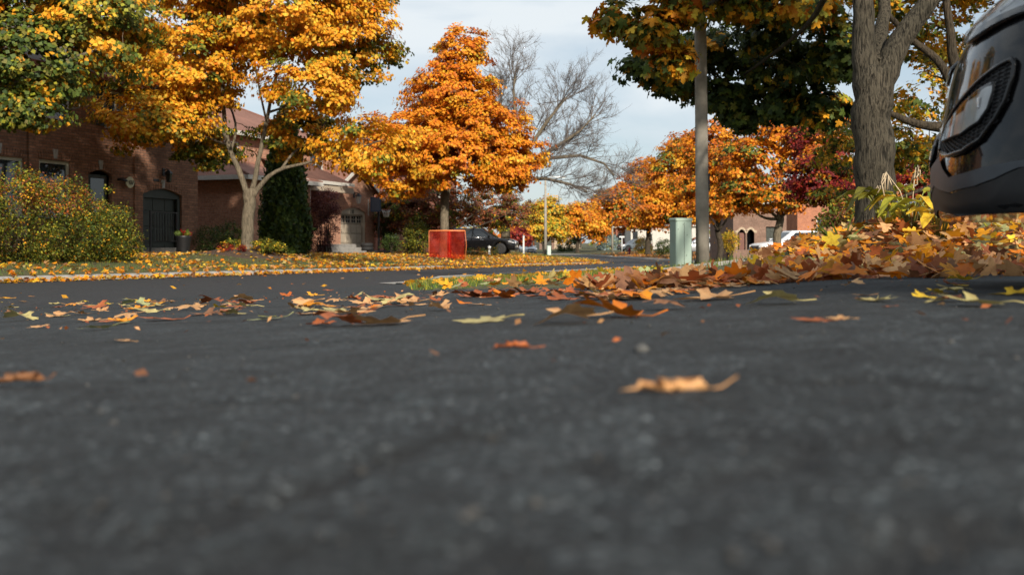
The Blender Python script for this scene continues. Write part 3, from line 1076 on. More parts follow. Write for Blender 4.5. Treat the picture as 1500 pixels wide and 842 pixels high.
# grey leafless tree behind
def bare_tree():
    d = 74.0
    bx = (740 - 750) / F * d
    base = (bx, d, gz(bx, d) - 0.05)
    root = empty('bare_tree', base, 0, 'grey leafless tree arching over the street beyond the parked black estate', 'tree')
    rnd = random.Random(5)
    B = Vector(base)
    trunk = L(d, (740, 378), (741, 330), (742, 290), (745, 262))
    MB().tube([p - B for p in trunk], [.42, .34, .31, .30], 12).build('trunk', M_BARKP, root)
    mains = [L(d, (745, 268), (752, 220), (755, 170), (752, 130), (755, 108)),
             L(d, (746, 262), (770, 225), (800, 180), (820, 155), (832, 140)),
             L(d, (746, 268), (775, 240), (815, 215), (850, 192), (872, 168)),
             L(d, (746, 270), (770, 248), (805, 232), (850, 228), (885, 240), (900, 258)),
             L(d, (744, 268), (735, 220), (728, 180), (735, 140)),
             L(d, (748, 272), (772, 262, 73), (800, 262, 72), (835, 270, 71), (860, 280, 70))]
    sub = []
    for k, m in enumerate(mains):
        MB().tube([p - B for p in m], [.19 * (1 - .8 * i / (len(m) - 1)) + .015 for i in range(len(m))], 7).build('limb', M_BARKP, root)
        sub.append(m)
    tw = MB()
    def grow(p, dirn, length, r, lvl):
        n = 3
        pts = [p]
        dd = dirn.copy()
        for i in range(n):
            dd = (dd + Vector((rnd.gauss(0, .16), rnd.gauss(0, .16), rnd.gauss(0.05, .12)))).normalized()
            pts.append(pts[-1] + dd * length / n)
        tw.tube([q - B for q in pts], [r, r * .8, r * .6, r * .4], 3, caps=False)
        if lvl <= 0: return
        for i in range(5 if lvl > 1 else 6):
            t = rnd.uniform(.25, 1.0)
            k = min(2, int(t * n))
            q = pts[k].lerp(pts[k + 1], t * n - k)
            nd = (dd + Vector((rnd.gauss(0, .6), rnd.gauss(0, .5), rnd.gauss(.1, .5)))).normalized()
            grow(q, nd, length * rnd.uniform(.45, .7), r * .55, lvl - 1)
    for m in sub:
        for s in range(17):
            t = rnd.uniform(.3, 1.0)
            f = t * (len(m) - 1)
            k = min(len(m) - 2, int(f))
            q = m[k].lerp(m[k + 1], f - k)
            dd = (m[k + 1] - m[k]).normalized()
            nd = (dd + Vector((rnd.gauss(0, .5), rnd.gauss(0, .6), rnd.gauss(.1, .45)))).normalized()
            grow(q, nd, rnd.uniform(1.6, 3.2) * (1.2 - .4 * t), .042, 3 if s < 9 else 2)
    o = tw.build('twigs', M_TWIG, root)
    tag(o, kind='stuff')
bare_tree()

def simple_tree(name, label, px, d, top, blobs, table, seed, n=300, per=40, cr=.8, size=.24, bark=M_BARKT, r=.2, fork=None, group=None, twigs=True, sh=.5):
    b = foot(px, d)
    B = Vector(b)
    H = CAMZ + (HZ - top) / F * d - b[2]
    rnd = random.Random(seed)
    fz = H * (fork or .28)
    limbs = [([B, B + Vector((rnd.uniform(-.1, .1), 0, fz * .5)), B + Vector((rnd.uniform(-.15, .15), 0, fz))], r, r * .8)]
    c = B + Vector((0, 0, fz * .95))
    for bb in blobs[:6]:
        q = Vector(bb[:3])
        limbs.append(([c, c.lerp(q, .45) + Vector((0, 0, -.06 * H)), q], r * .45, r * .1))
    limbs.append(([c, c + Vector((rnd.uniform(-.3, .3), 0, H * .3)), c + Vector((rnd.uniform(-.3, .3), 0, H * .62))], r * .6, r * .12))
    tf = table if callable(table) else (lambda cc, k, rng: table)
    return make_tree(name, label, b, limbs, blobs, int(n * 1.35), per * 1.6, cr * .85, size * .8, tf, bark, seed, group=group, twigs=twigs, limb_sides=6, shell=sh, tmpl=T_FAR)

def mixt(*pairs):
    def f(c, k, rng):
        e = rng.random() * sum(w for _, w in pairs)
        for nme, w in pairs:
            if e < w: return nme
            e -= w
        return pairs[-1][0]
    return f

# row along the right-hand kerb
simple_tree('maple_tree', 'orange and green maple in front of the white car and brick house', 1141, 33, 158,
    [pxblob(1100, 245, 33, 55, 48, 1.1), pxblob(1150, 192, 33.4, 74, 44, 1.3), pxblob(1205, 225, 33.6, 55, 60, 1.2), pxblob(1140, 285, 32.6, 50, 24, .9),
     pxblob(1080, 280, 33, 38, 26, .9), pxblob(1185, 172, 34, 56, 30, 1.1), pxblob(1130, 168, 34, 30, 18, .8)], mixt(('mixed', 3), ('burnt', 2.4), ('orange', 2.4), ('inner', 1.2)), 21, 330, 40, .36, .135, M_BARKP, .15, .30)
simple_tree('maple_tree', 'round orange maple by the kerb beside the concrete pole', 1053, 57, 188,
    [pxblob(1045, 215, 57, 50, 40, 1.5), pxblob(1025, 270, 57, 42, 36, 1.4), pxblob(1080, 268, 57, 42, 40, 1.4), pxblob(1055, 300, 56, 50, 22, 1.4), pxblob(1060, 245, 58.5, 52, 44, 1.2)],
    mixt(('orange', 3), ('mixed', 3), ('burnt', 1.4)), 22, 300, 40, .55, .19, M_BARKT, .19, .26)
simple_tree('maple_tree', 'tall golden maple behind the pale green utility pedestal', 986, 88, 190,
    [pxblob(985, 255, 88, 42, 40, 2.2), pxblob(1000, 222, 88, 36, 28, 2.0), pxblob(965, 300, 88, 40, 28, 2.2), pxblob(1012, 290, 87, 40, 36, 2.2)],
    mixt(('gold', 1.6), ('orange', 3.6), ('burnt', 1), ('inner', .8)), 23, 300, 36, .85, .28, M_BARKT, .3, .3)
simple_tree('maple_tree', 'amber maple above the red fire hydrant', 949, 112, 226,
    [pxblob(945, 262, 112, 34, 32, 2.3), pxblob(920, 292, 112, 32, 28, 2.3), pxblob(965, 300, 112, 32, 32, 2.3), pxblob(935, 320, 111, 38, 18, 2.3), pxblob(900, 305, 112, 22, 22, 1.8)],
    mixt(('orange', 3), ('burnt', 2.2), ('mixed', 1.5), ('gold', .6)), 24, 300, 34, 1.0, .34, M_BARKT, .32, .28)
simple_tree('maple_tree', 'small orange maple between the tall lamp and the blue spruce', 846, 142, 295,
    [pxblob(850, 318, 142, 30, 22, 2.6), pxblob(828, 328, 142, 22, 18, 2.2), pxblob(872, 330, 141, 22, 18, 2.2)],
    mixt(('orange', 3), ('gold', 2), ('mixed', 1)), 25, 180, 34, 1.2, .4, M_BARKT, .3, .25)
simple_tree('maple_tree', 'yellow and lime maple behind the tall street lamp', 797, 128, 288,
    [pxblob(790, 318, 128, 26, 26, 2.2), pxblob(806, 305, 128, 18, 18, 2.0), pxblob(780, 336, 127, 22, 14, 2.0), pxblob(812, 332, 128, 22, 18, 2.0)],
    mixt(('yellowgreen', 3), ('goldgreen', 1), ('gold', 1)), 26, 190, 34, 1.05, .36, M_BARKT, .25, .2)
simple_tree('maple_tree', 'far orange maple rising at the bend of the street', 884, 165, 268,
    [pxblob(886, 302, 165, 22, 24, 3), pxblob(872, 322, 165, 18, 18, 2.6), pxblob(900, 322, 165, 20, 20, 2.6)],
    mixt(('mixed', 2), ('orange', 2)), 27, 150, 32, 1.4, .5, M_BARKT, .3, .25)
simple_tree('ornamental_tree', 'low brownish tree spreading behind the orange maple', 616, 56, 262,
    [pxblob(640, 300, 56, 62, 34, 2.0), pxblob(715, 300, 69, 55, 30, 2.0), pxblob(748, 312, 70, 34, 26, 1.6), pxblob(592, 308, 56, 40, 34, 1.6), pxblob(700, 318, 70, 50, 16, 1.6), pxblob(565, 322, 57, 22, 30, 1.2), pxblob(628, 330, 57, 28, 16, 1.0)],
    mixt(('brownish', 5), ('inner', 1)), 28, 420, 42, .48, .14, M_BARKT, .2, .2)
simple_tree('ornamental_tree', 'small red leaved tree beside the thin white post', 756, 118, 325,
    [pxblob(757, 343, 118, 14, 12, 1.6), pxblob(768, 350, 118, 9, 8, 1.2)], mixt(('red', 3), ('burnt', 1)), 29, 80, 34, .7, .3, M_BARKT, .15, .25)
simple_tree('japanese_maple', 'crimson leaved ornamental maple behind the furrowed trunk', 1262, 23, 190,
    [pxblob(1200, 262, 23.5, 52, 38, .9), pxblob(1255, 280, 23, 50, 30, .9), pxblob(1340, 275, 23, 60, 34, .9), pxblob(1205, 225, 24, 40, 22, .7), pxblob(1360, 240, 23.6, 40, 26, .8), pxblob(1180, 200, 24.4, 26, 18, .6)],
    mixt(('red', 3), ('burnt', .8), ('mixed', .8)), 30, 300, 42, .27, .085, M_BARKT, .08, .2)

# big near maple on the right
bR = (at(1281, 350, 10.0).x, 10.0, gz(at(1281, 350, 10.0).x, 10.0) - 0.05)
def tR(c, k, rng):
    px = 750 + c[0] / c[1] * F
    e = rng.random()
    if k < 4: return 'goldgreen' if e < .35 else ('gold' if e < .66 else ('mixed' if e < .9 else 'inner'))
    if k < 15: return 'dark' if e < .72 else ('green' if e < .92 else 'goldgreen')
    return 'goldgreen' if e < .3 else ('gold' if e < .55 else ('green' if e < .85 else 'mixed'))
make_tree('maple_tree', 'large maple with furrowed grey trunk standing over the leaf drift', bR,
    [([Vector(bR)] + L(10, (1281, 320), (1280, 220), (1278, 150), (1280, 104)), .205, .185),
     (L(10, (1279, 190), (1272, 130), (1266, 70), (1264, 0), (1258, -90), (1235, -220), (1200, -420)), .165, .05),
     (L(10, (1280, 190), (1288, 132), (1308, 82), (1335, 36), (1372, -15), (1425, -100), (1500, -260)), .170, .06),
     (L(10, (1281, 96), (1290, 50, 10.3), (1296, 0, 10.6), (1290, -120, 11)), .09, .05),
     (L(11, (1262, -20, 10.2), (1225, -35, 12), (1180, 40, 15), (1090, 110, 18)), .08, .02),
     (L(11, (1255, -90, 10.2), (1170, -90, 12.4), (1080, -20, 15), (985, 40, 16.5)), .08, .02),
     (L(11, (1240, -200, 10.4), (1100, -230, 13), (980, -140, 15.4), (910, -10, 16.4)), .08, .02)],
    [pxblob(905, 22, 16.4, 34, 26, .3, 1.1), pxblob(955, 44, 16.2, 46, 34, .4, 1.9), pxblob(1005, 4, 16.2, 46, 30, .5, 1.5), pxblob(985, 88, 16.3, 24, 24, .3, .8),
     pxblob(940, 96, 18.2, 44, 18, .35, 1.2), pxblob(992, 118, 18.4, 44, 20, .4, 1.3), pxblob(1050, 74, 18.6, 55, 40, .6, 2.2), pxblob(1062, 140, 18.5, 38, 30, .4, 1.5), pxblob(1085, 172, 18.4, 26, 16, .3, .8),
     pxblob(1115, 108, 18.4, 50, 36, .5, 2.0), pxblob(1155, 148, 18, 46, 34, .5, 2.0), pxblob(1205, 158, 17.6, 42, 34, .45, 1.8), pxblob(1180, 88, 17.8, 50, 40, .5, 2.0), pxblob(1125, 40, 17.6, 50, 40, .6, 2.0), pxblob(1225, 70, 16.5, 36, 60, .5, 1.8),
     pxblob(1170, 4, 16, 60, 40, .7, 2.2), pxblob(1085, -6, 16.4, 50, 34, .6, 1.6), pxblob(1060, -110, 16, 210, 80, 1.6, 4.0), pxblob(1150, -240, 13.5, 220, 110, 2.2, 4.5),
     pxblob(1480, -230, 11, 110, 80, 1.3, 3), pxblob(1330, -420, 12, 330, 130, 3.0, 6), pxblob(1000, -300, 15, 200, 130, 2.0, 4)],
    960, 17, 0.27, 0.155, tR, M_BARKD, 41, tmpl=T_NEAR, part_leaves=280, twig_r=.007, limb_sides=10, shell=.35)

# olive and yellow maple behind the black car
bY = (at(1440, 340, 15.5).x, 15.5, gz(at(1440, 340, 15.5).x, 15.5) - 0.05)
make_tree('maple_tree', 'yellowing maple with dark crossing limbs behind the black car', bY,
    [([Vector(bY)] + L(15.5, (1440, 300), (1432, 230), (1425, 180)), .19, .15),
     (L(15.5, (1425, 195), (1385, 188), (1345, 182), (1308, 168), (1270, 150)), .11, .03),
     (L(15.5, (1428, 180), (1398, 130), (1372, 88), (1335, 58), (1300, 20)), .10, .04),
     (L(15.5, (1425, 178), (1400, 100), (1392, 50), (1380, -40)), .12, .05),
     (L(15.5, (1430, 230), (1390, 262), (1350, 278), (1315, 290)), .06, .02),
     (L(15.5, (1430, 180), (1450, 90), (1480, 0)), .11, .05)],
    [pxblob(1350, 140, 17, 60, 44, .8), pxblob(1310, 215, 18, 70, 40, .8), pxblob(1230, 205, 20, 48, 60, .7), pxblob(1370, 225, 17, 40, 34, .6), pxblob(1335, 60, 17.5, 70, 50, .9),
     pxblob(1300, -20, 16.5, 130, 60, 1.2), pxblob(1430, -60, 16, 110, 80, 1.4), pxblob(1400, 90, 18, 40, 50, .7), pxblob(1215, 285, 19, 40, 28, .5)],
    420, 34, 0.26, 0.10, mixt(('goldgreen', 3), ('yellowgreen', 2), ('green', 2.2), ('gold', 1)), M_BARKT, 42, shell=.4)

# unseen tree added behind the camera to throw shade on the near car
sx, sy = 6.0, -6.2
sb = (sx, sy, gz(sx, sy))
make_tree('added_shade_tree', 'dense unseen tree added to shade the black car', sb,
    [([Vector(sb), Vector((sx, sy, 2)), Vector((sx, sy, 4))], .25, .18), ([Vector((sx, sy, 3.6)), Vector((sx + .3, sy, 5)), Vector((sx, sy, 6.2))], .15, .03)],
    [(sx, sy, 3.9, 2.1, 1.8, 1.3), (sx, sy, 5.3, 2.2, 1.8, 1.4)],
    420, 22, .55, .26, mixt(('green', 2), ('inner', 2)), M_BARKT, 300, twigs=False, shell=.2)

# ------------------------------------------------------------------ hedges, shrubs, conifers
def bush(name, label, blobs, n, per, cr, size, table, seed, tmpl=T_KITE, stem=True, cat='shrub', group=None, shell=.75, flat=.8, base=None):
    cx = sum(b[0] for b in blobs) / len(blobs); cy = sum(b[1] for b in blobs) / len(blobs)
    base = base or (cx, cy, gz(cx, cy))
    rng = np.random.default_rng(seed)
    root = empty(name, base, 0, label, cat, group)
    C, bk = blob_points(rng, blobs, n, shell)
    gzv = G(C[:, 0], C[:, 1])
    C[:, 2] = np.maximum(C[:, 2], gzv + size)
    tf = table if callable(table) else (lambda c, k, r: table)
    tabs = [tf(c, bk[i], rng) for i, c in enumerate(C)]
    pos, M, sc, col = crown_leaves(rng, C, tabs, per, cr, size, tmpl, flat=flat)
    tag(link('foliage', scatter_mesh('foliage', tmpl, pos - np.array(base), M, sc, col), root, M_LEAF), kind='stuff')
    if stem:
        st = MB()
        rnd = random.Random(seed)
        for b in blobs:
            g = gz(b[0], b[1])
            for k in range(5):
                x, y = b[0] + rnd.uniform(-.3, .3) * b[3], b[1] + rnd.uniform(-.3, .3) * b[4]
                p0 = Vector((b[0] + rnd.uniform(-.1, .1), b[1] + rnd.uniform(-.1, .1), g - .03))
                p1 = Vector((x, y, b[2] + rnd.uniform(-.2, .5) * b[5]))
                st.tube([p0 - Vector(base), p0.lerp(p1, .5) + Vector((rnd.uniform(-.1, .1), 0, 0)) - Vector(base), p1 - Vector(base)], [.03, .02, .01], 5)
        tag(st.build('stems', M_BARKT, root), kind='stuff')
    return root

# long hedge before the dark house
def hz(u, v, h, ru, rv):
    x, y = uv(u, v)
    z = gz(x, y)
    return (x, y, z + h * .5, max(ru, rv) * .9, max(ru, rv) * .85, h * .52)
hb = [hz(19.3, 14.5, 2.1, 1.2, 1.2), hz(19.3, 16.4, 2.15, 1.25, 1.3), hz(19.2, 18.2, 2.15, 1.25, 1.3), hz(19.2, 19.7, 2.0, 1.2, 1.2), hz(19.3, 21.0, 1.6, 1.0, 1.0), hz(19.4, 21.8, 1.0, .7, .7)]
def hedge_t(c, k, rng):
    e = rng.random()
    hot = (c[2] > 0.9 and k in (0, 1, 2, 3)) or c[0] < -12.2
    if hot: return 'hedgetop' if e < .55 else 'hedge'
    return 'hedge' if e < .8 else 'shrub'
bush('hedge', 'tall loose hedge turning yellow and russet before the dark brick house', hb, 1150, 44, .23, .064, hedge_t, 51, cat='hedge', flat=.9)
def pb(px, py, d, rx, ry, rd): return [pxblob(px, py, d, rx, ry, rd)]
bush('shrub', 'rounded yellow green bush beside the red screen', [pxblob(611, 346, 52, 20, 24, .75), pxblob(600, 352, 52, 14, 17, .5)], 170, 34, .2, .075, mixt(('hedge', 3), ('shrub', 2)), 52)
bush('shrub', 'small dark bush near the basketball stand', [pxblob(573, 356, 51, 12, 13, .5)], 60, 30, .18, .07, 'cedar', 53)
bush('shrub', 'dark low shrubs against the pale brick side wall', [pxblob(308, 350, 39, 26, 20, .9), pxblob(338, 344, 40, 26, 20, .9)], 150, 34, .22, .07, 'dark', 54)
bush('shrub', 'leafy green border plants under the golden maple', [pxblob(392, 359, 32.5, 24, 9, .5), pxblob(345, 357, 33.4, 16, 6, .4)], 80, 24, .12, .07, mixt(('yellowgreen', 1), ('shrub', 2)), 55)
bush('shrub', 'red border plants on the soil mound under the maple', [pxblob(332, 362, 32.4, 10, 5, .3), pxblob(355, 363, 32.2, 6, 4, .2)], 30, 16, .08, .06, mixt(('red', 2), ('burnt', 1)), 56, stem=False)
bush('shrub', 'tall burgundy shrub beside the garage steps', [pxblob(474, 318, 47, 20, 40, .8), pxblob(482, 300, 47, 16, 24, .6), pxblob(468, 348, 47, 18, 20, .7)], 200, 36, .22, .075, 'plum', 57)
bush('shrub', 'ivy green shrub behind the basketball stand', [pxblob(566, 318, 56, 16, 26, .7), pxblob(572, 340, 56, 14, 22, .6)], 110, 30, .24, .09, 'dark', 58)
bush('shrub', 'low dull green shrub before the black estate', [pxblob(697, 370, 58, 20, 7, .5), pxblob(723, 368, 57.5, 7, 8, .4)], 70, 28, .2, .08, mixt(('inner', 2), ('shrub', 2), ('brownish', 1)), 59)
bush('shrub', 'yellow leaved bush between the far kerb trees', [pxblob(942, 360, 116, 12, 13, .9)], 60, 30, .4, .16, 'yellowgreen', 60)
bush('shrub', 'round dark evergreen bush behind the utility pedestal', [pxblob(971, 361, 100, 11, 11, .7)], 60, 30, .35, .13, 'dark', 61)
bush('shrub', 'yellow bush beside the arched porch', [pxblob(1068, 352, 62, 12, 14, .6)], 60, 30, .3, .1, 'yellowgreen', 62)
bush('shrub', 'tangled olive shrub between the leaf drift and the white car', [pxblob(1246, 322, 14, 42, 28, .5), pxblob(1218, 345, 14, 20, 18, .3), pxblob(1330, 330, 13.5, 60, 24, .5)], 190, 26, .14, .06, mixt(('shrub', 3), ('brownish', 2), ('goldgreen', 1.4)), 63)
bush('shrub', 'green leafy bush behind the hosta under the bumper', [pxblob(1415, 318, 10.5, 46, 26, .35)], 130, 24, .10, .055, 'shrub', 64)
bush('shrub', 'evergreen shrub at the end of the street', [pxblob(826, 360, 150, 10, 9, 1.0), pxblob(838, 358, 150, 8, 10, 1.0)], 60, 30, .5, .22, 'dark', 65)

def conifer(name, label, px, d, py0, py1, wpx, tables, seed, size, n, spire=1.0, group=None):
    b = foot(px, d)
    H = (CAMZ + (HZ - py1) / F * d) - b[2]
    Rm = wpx / F * d
    rng = np.random.default_rng(seed)
    root = empty(name, b, 0, label, 'conifer', group)
    MB().tube([(0, 0, 0), (0, 0, H * .5), (0, 0, H * .93)], [Rm * .12, Rm * .08, .01], 8).build('trunk', M_BARKT, root)
    h = rng.random(n) ** 1.25
    prof = np.where(h < .12, .75 + 2 * h, 1.0) * (1 - h ** 1.7 * spire) ** .8
    ang = rng.random(n) * 2 * math.pi
    lobe = 1 + .10 * np.sin(ang * 5 + h * 9) + .08 * np.sin(ang * 11 - h * 23)
    rr = Rm * prof * lobe * (0.62 + .42 * rng.random(n) ** .5)
    pos = np.stack([rr * np.cos(ang), rr * np.sin(ang), h * H], 1)
    out = np.stack([np.cos(ang), np.sin(ang), np.zeros(n)], 1)
    tip = out * .8 + np.array([0, 0, .75 if spire < 1.2 else .1]) + .4 * rng.normal(size=(n, 3))
    nrm = out + .5 * rng.normal(size=(n, 3))
    col = pick(rng, n, TABLES[tables], .3)
    tag(link('foliage', scatter_mesh('foliage', T_KITE, pos, frames(nrm, tip), size * rng.uniform(.6, 1.3, n), col), root, M_LEAF), kind='stuff')
    return root
conifer('cedar_tree', 'dense dark green columnar cedar between the two brick houses', 418, 40.5, 368, 158, 35, 'cedar', 71, .19, 15000, .95)
conifer('spruce_tree', 'pale blue spruce behind the short street lamp', 893, 150, 372, 340, 15, 'spruce', 72, .55, 5000, 1.3)

# far-off woods that close the view
def far_wood():
    rng = np.random.default_rng(81)
    n = 900
    ang = rng.uniform(R(-50), R(50), n)
    d = rng.uniform(230, 330, n)
    C = np.stack([d * np.sin(ang), d * np.cos(ang), rng.uniform(-1.5, 9.0, n) * (0.6 + .4 * np.sin(ang * 9))], 1)
    tabs = [('mixed', 'burnt', 'brownish', 'inner', 'goldgreen')[int(rng.integers(5))] for _ in range(n)]
    pos, M, sc, col = crown_leaves(rng, C, tabs, 24, 4.0, 1.6, T_KITE, flat=.8)
    o = link('far_wood', scatter_mesh('far_wood', T_KITE, pos, M, sc, col), None, M_LEAF)
    tag(o, 'distant autumn woodland closing the end of the street', 'woodland', kind='stuff')
far_wood()

# ------------------------------------------------------------------ houses
M_BR1 = brick_mat('dark_brown_brick', (0.34, 0.18, 0.112), (0.21, 0.108, 0.07), (0.15, 0.118, 0.098))
M_BR2 = brick_mat('pink_brick', (0.50, 0.27, 0.175), (0.38, 0.19, 0.125), (0.34, 0.26, 0.21))
M_BR3 = brick_mat('red_brick', (0.33, 0.12, 0.075), (0.25, 0.085, 0.055), (0.26, 0.2, 0.17))
M_BEIGE = plain('beige_render', (0.50, 0.40, 0.29), (0.42, 0.33, 0.24), 2.0, 0.9)
M_ROOF1 = shingle_mat('grey_shingle', (0.15, 0.125, 0.11), (0.09, 0.075, 0.068))
M_ROOF2 = shingle_mat('russet_shingle', (0.26, 0.125, 0.09), (0.16, 0.075, 0.055))
M_DOOR = plain('dark_green_paint', (0.034, 0.040, 0.030), (0.024, 0.029, 0.022), 3.0, 0.55, bmp=0.05)
M_TAUPE = plain('taupe_paint', (0.46, 0.39, 0.30), (0.39, 0.33, 0.26), 3.0, 0.55, bmp=0.05)
M_STONE = plain('key_stone', (0.46, 0.45, 0.42), (0.26, 0.25, 0.24), 9.0, 0.9, bmp=0.5, bdist=0.01)
M_CREAM = plain('cream_frame', (0.52, 0.50, 0.40), (0.40, 0.38, 0.30), 5.0, 0.6, bmp=0.05)
M_BLUE = plain('blue_grey_shutter', (0.05, 0.065, 0.075), (0.035, 0.045, 0.055), 5.0, 0.6)
M_FLUE = plain('white_metal_pipe', (0.70, 0.70, 0.68), (0.58, 0.58, 0.56), 5.0, 0.5, bmp=0.03)
M_BROWN = plain('brown_door', (0.16, 0.055, 0.035), (0.11, 0.04, 0.026), 3.0, 0.5)
M_PLAQ = plain('plaque_cream', (0.62, 0.60, 0.40), (0.55, 0.52, 0.34), 8.0, 0.5, bmp=0.0)

def wall_front(mb, x0, x1, z0, z1, y, ops, reveal=0.14):
    """wall in the local XZ plane facing -Y with openings (xa, xb, za, zb, rise)"""
    xs = {x0, x1}
    for o in ops:
        n = 10 if o[4] else 1
        for i in range(n + 1): xs.add(o[0] + (o[1] - o[0]) * i / n)
    xs = sorted(xs)
    def top(o, x):
        if not o[4]: return o[3]
        t = (x - o[0]) / (o[1] - o[0]) * 2 - 1
        return o[3] + o[4] * (1 - t * t)
    for a, b in zip(xs[:-1], xs[1:]):
        m = (a + b) / 2
        here = sorted([o for o in ops if o[0] < m < o[1]], key=lambda o: o[2])
        zl = (z0, z0)
        for o in here:
            mb.quad((a, y, zl[0]), (b, y, zl[1]), (b, y, o[2]), (a, y, o[2]))
            ta, tb = top(o, a), top(o, b)
            mb.quad((a, y, ta), (b, y, tb), (b, y + reveal, tb), (a, y + reveal, ta))
            zl = (ta, tb)
        mb.quad((a, y, zl[0]), (b, y, zl[1]), (b, y, z1), (a, y, z1))
    for o in ops:
        for x in (o[0], o[1]):
            mb.quad((x, y, o[2]), (x, y + reveal, o[2]), (x, y + reveal, o[3]), (x, y, o[3]))
    return mb

def window(parent, xa, xb, za, zb, y, frame=M_CREAM, fw=0.07, mull=0, bars=0, sill=True, glass=M_GLASS, deep=0.10):
    mb = MB()
    yf = y + deep
    mb.box(xa, xa + fw, yf - .03, yf + .05, za, zb); mb.box(xb - fw, xb, yf - .03, yf + .05, za, zb)
    mb.box(xa + fw, xb - fw, yf - .03, yf + .05, zb - fw, zb); mb.box(xa + fw, xb - fw, yf - .03, yf + .05, za, za + fw)
    w = mb.build('window', frame, parent)
    n = mull + 1
    for i in range(n):
        a = xa + fw + (xb - xa - 2 * fw) * i / n; b = xa + fw + (xb - xa - 2 * fw) * (i + 1) / n
        MB().box(a + .002, b - .002, yf + .012, yf + .024, za + fw, zb - fw).build('pane', glass, w)
        if i: MB().box(a - .025, a + .025, yf - .02, yf + .01, za + fw, zb - fw).build('mullion', frame, w)
    for k in range(bars):
        z = za + (zb - za) * (k + 1) / (bars + 1)
        MB().box(xa + fw, xb - fw, yf - .012, yf + .008, z - .012, z + .012).build('glazing_bar', frame, w)
    if sill:
        MB().box(xa - .06, xb + .06, y - .07, y + .12, za - .075, za - .002, .01).build('sill', M_STONE, w)
    return w

def keystone(parent, x, z, y, w=.16, h=.30):
    MB().prism([(x - w * .38, z), (x + w * .38, z), (x + w * .62, z + h), (x - w * .62, z + h)], y - .035, y + .05, 'y').build('keystone', M_STONE, parent, fix=True)

def arch_bricks(parent, xa, xb, z, rise, y, mat, h=.24, n=None):
    """soldier course over an opening, each brick its own piece"""
    n = n or max(6, int((xb - xa) / .085))
    for i in range(n):
        a, b = xa - .12 + (xb - xa + .24) * i / n, xa - .12 + (xb - xa + .24) * (i + 1) / n
        def zz(x):
            t = max(-1, min(1, (x - xa) / (xb - xa) * 2 - 1))
            return z + rise * (1 - t * t)
        lean = ((a + b) / 2 - (xa + xb) / 2) / (xb - xa) * .12
        MB().prism([(a + .006, zz(a) + .004), (b - .006, zz(b) + .004), (b - .006 + lean, zz(b) + h), (a + .006 + lean, zz(a) + h)], y - .012 - .006 * (i % 3), y + .03, 'y').build('arch_brick', mat, parent, fix=True)

def garage_door(parent, xa, xb, za, zb, y, mat, rows=4, cols=4, lights=False, deep=.16):
    yb = y + deep
    g = MB().box(xa, xb, yb + .03, yb + .08, za, zb).build('garage_door', mat, parent)
    for r in range(rows):
        for c in range(cols):
            a = xa + (xb - xa) * c / cols + .05; b = xa + (xb - xa) * (c + 1) / cols - .05
            d = za + (zb - za) * r / rows + .05; e = za + (zb - za) * (r + 1) / rows - .05
            if lights and r == rows - 1:
                f = MB()
                f.box(a, b, yb, yb + .03, d, d + .03); f.box(a, b, yb, yb + .03, e - .03, e)
                f.box(a, a + .03, yb, yb + .03, d + .03, e - .03); f.box(b - .03, b, yb, yb + .03, d + .03, e - .03)
                f.box((a + b) / 2 - .012, (a + b) / 2 + .012, yb, yb + .028, d + .03, e - .03)
                f.box(a + .03, b - .03, yb + .002, yb + .026, (d + e) / 2 - .012, (d + e) / 2 + .012)
                f.build('light_frame', mat, g)
                MB().box(a + .03, b - .03, yb + .015, yb + .029, d + .03, e - .03).build('pane', M_GLASS, g)
            else:
                MB().box(a, b, yb + .006, yb + .032, d, e, .014).build('panel', mat, g)
        if r: MB().box(xa, xb, yb + .026, yb + .031, za + (zb - za) * r / rows - .006, za + (zb - za) * r / rows + .006).build('section_joint', M_BLACK, g)
    return g

def hip_roof(parent, x0, x1, y0, y1, z, h, mat, over=.4, name='roof', ridge_in=None, fascia=M_WHITE):
    X0, X1, Y0, Y1 = x0 - over, x1 + over, y0 - over, y1 + over
    dy = (Y1 - Y0) / 2
    r = min((X1 - X0) / 2 - .05, dy) if ridge_in is None else ridge_in
    ym = (Y0 + Y1) / 2
    v = [(X0, Y0, z), (X1, Y0, z), (X1, Y1, z), (X0, Y1, z), (X0 + r, ym, z + h), (X1 - r, ym, z + h)]
    o = MB().add(v, [(0, 1, 5, 4), (1, 2, 5), (2, 3, 4, 5), (3, 0, 4), (3, 2, 1, 0)]).build(name, mat, parent)
    f = MB()
    f.box(X0 + .01, X1 - .01, Y0 - .03, Y0 + .02, z - .17, z + .02); f.box(X0 + .01, X1 - .01, Y1 - .02, Y1 + .03, z - .17, z + .02)
    f.box(X0 - .03, X0 + .01, Y0 - .03, Y1 + .03, z - .17, z + .02); f.box(X1 - .01, X1 + .03, Y0 - .03, Y1 + .03, z - .17, z + .02)
    f.build('fascia', fascia, o)
    c = MB()
    for a, b in ((0, 4), (1, 5), (4, 5)):
        pa, pb = Vector(v[a]), Vector(v[b])
        c.tube([pa + Vector((0, 0, .02)), pb + Vector((0, 0, .02))], .06, 5)
    c.build('ridge_cap', mat, o)
    return o

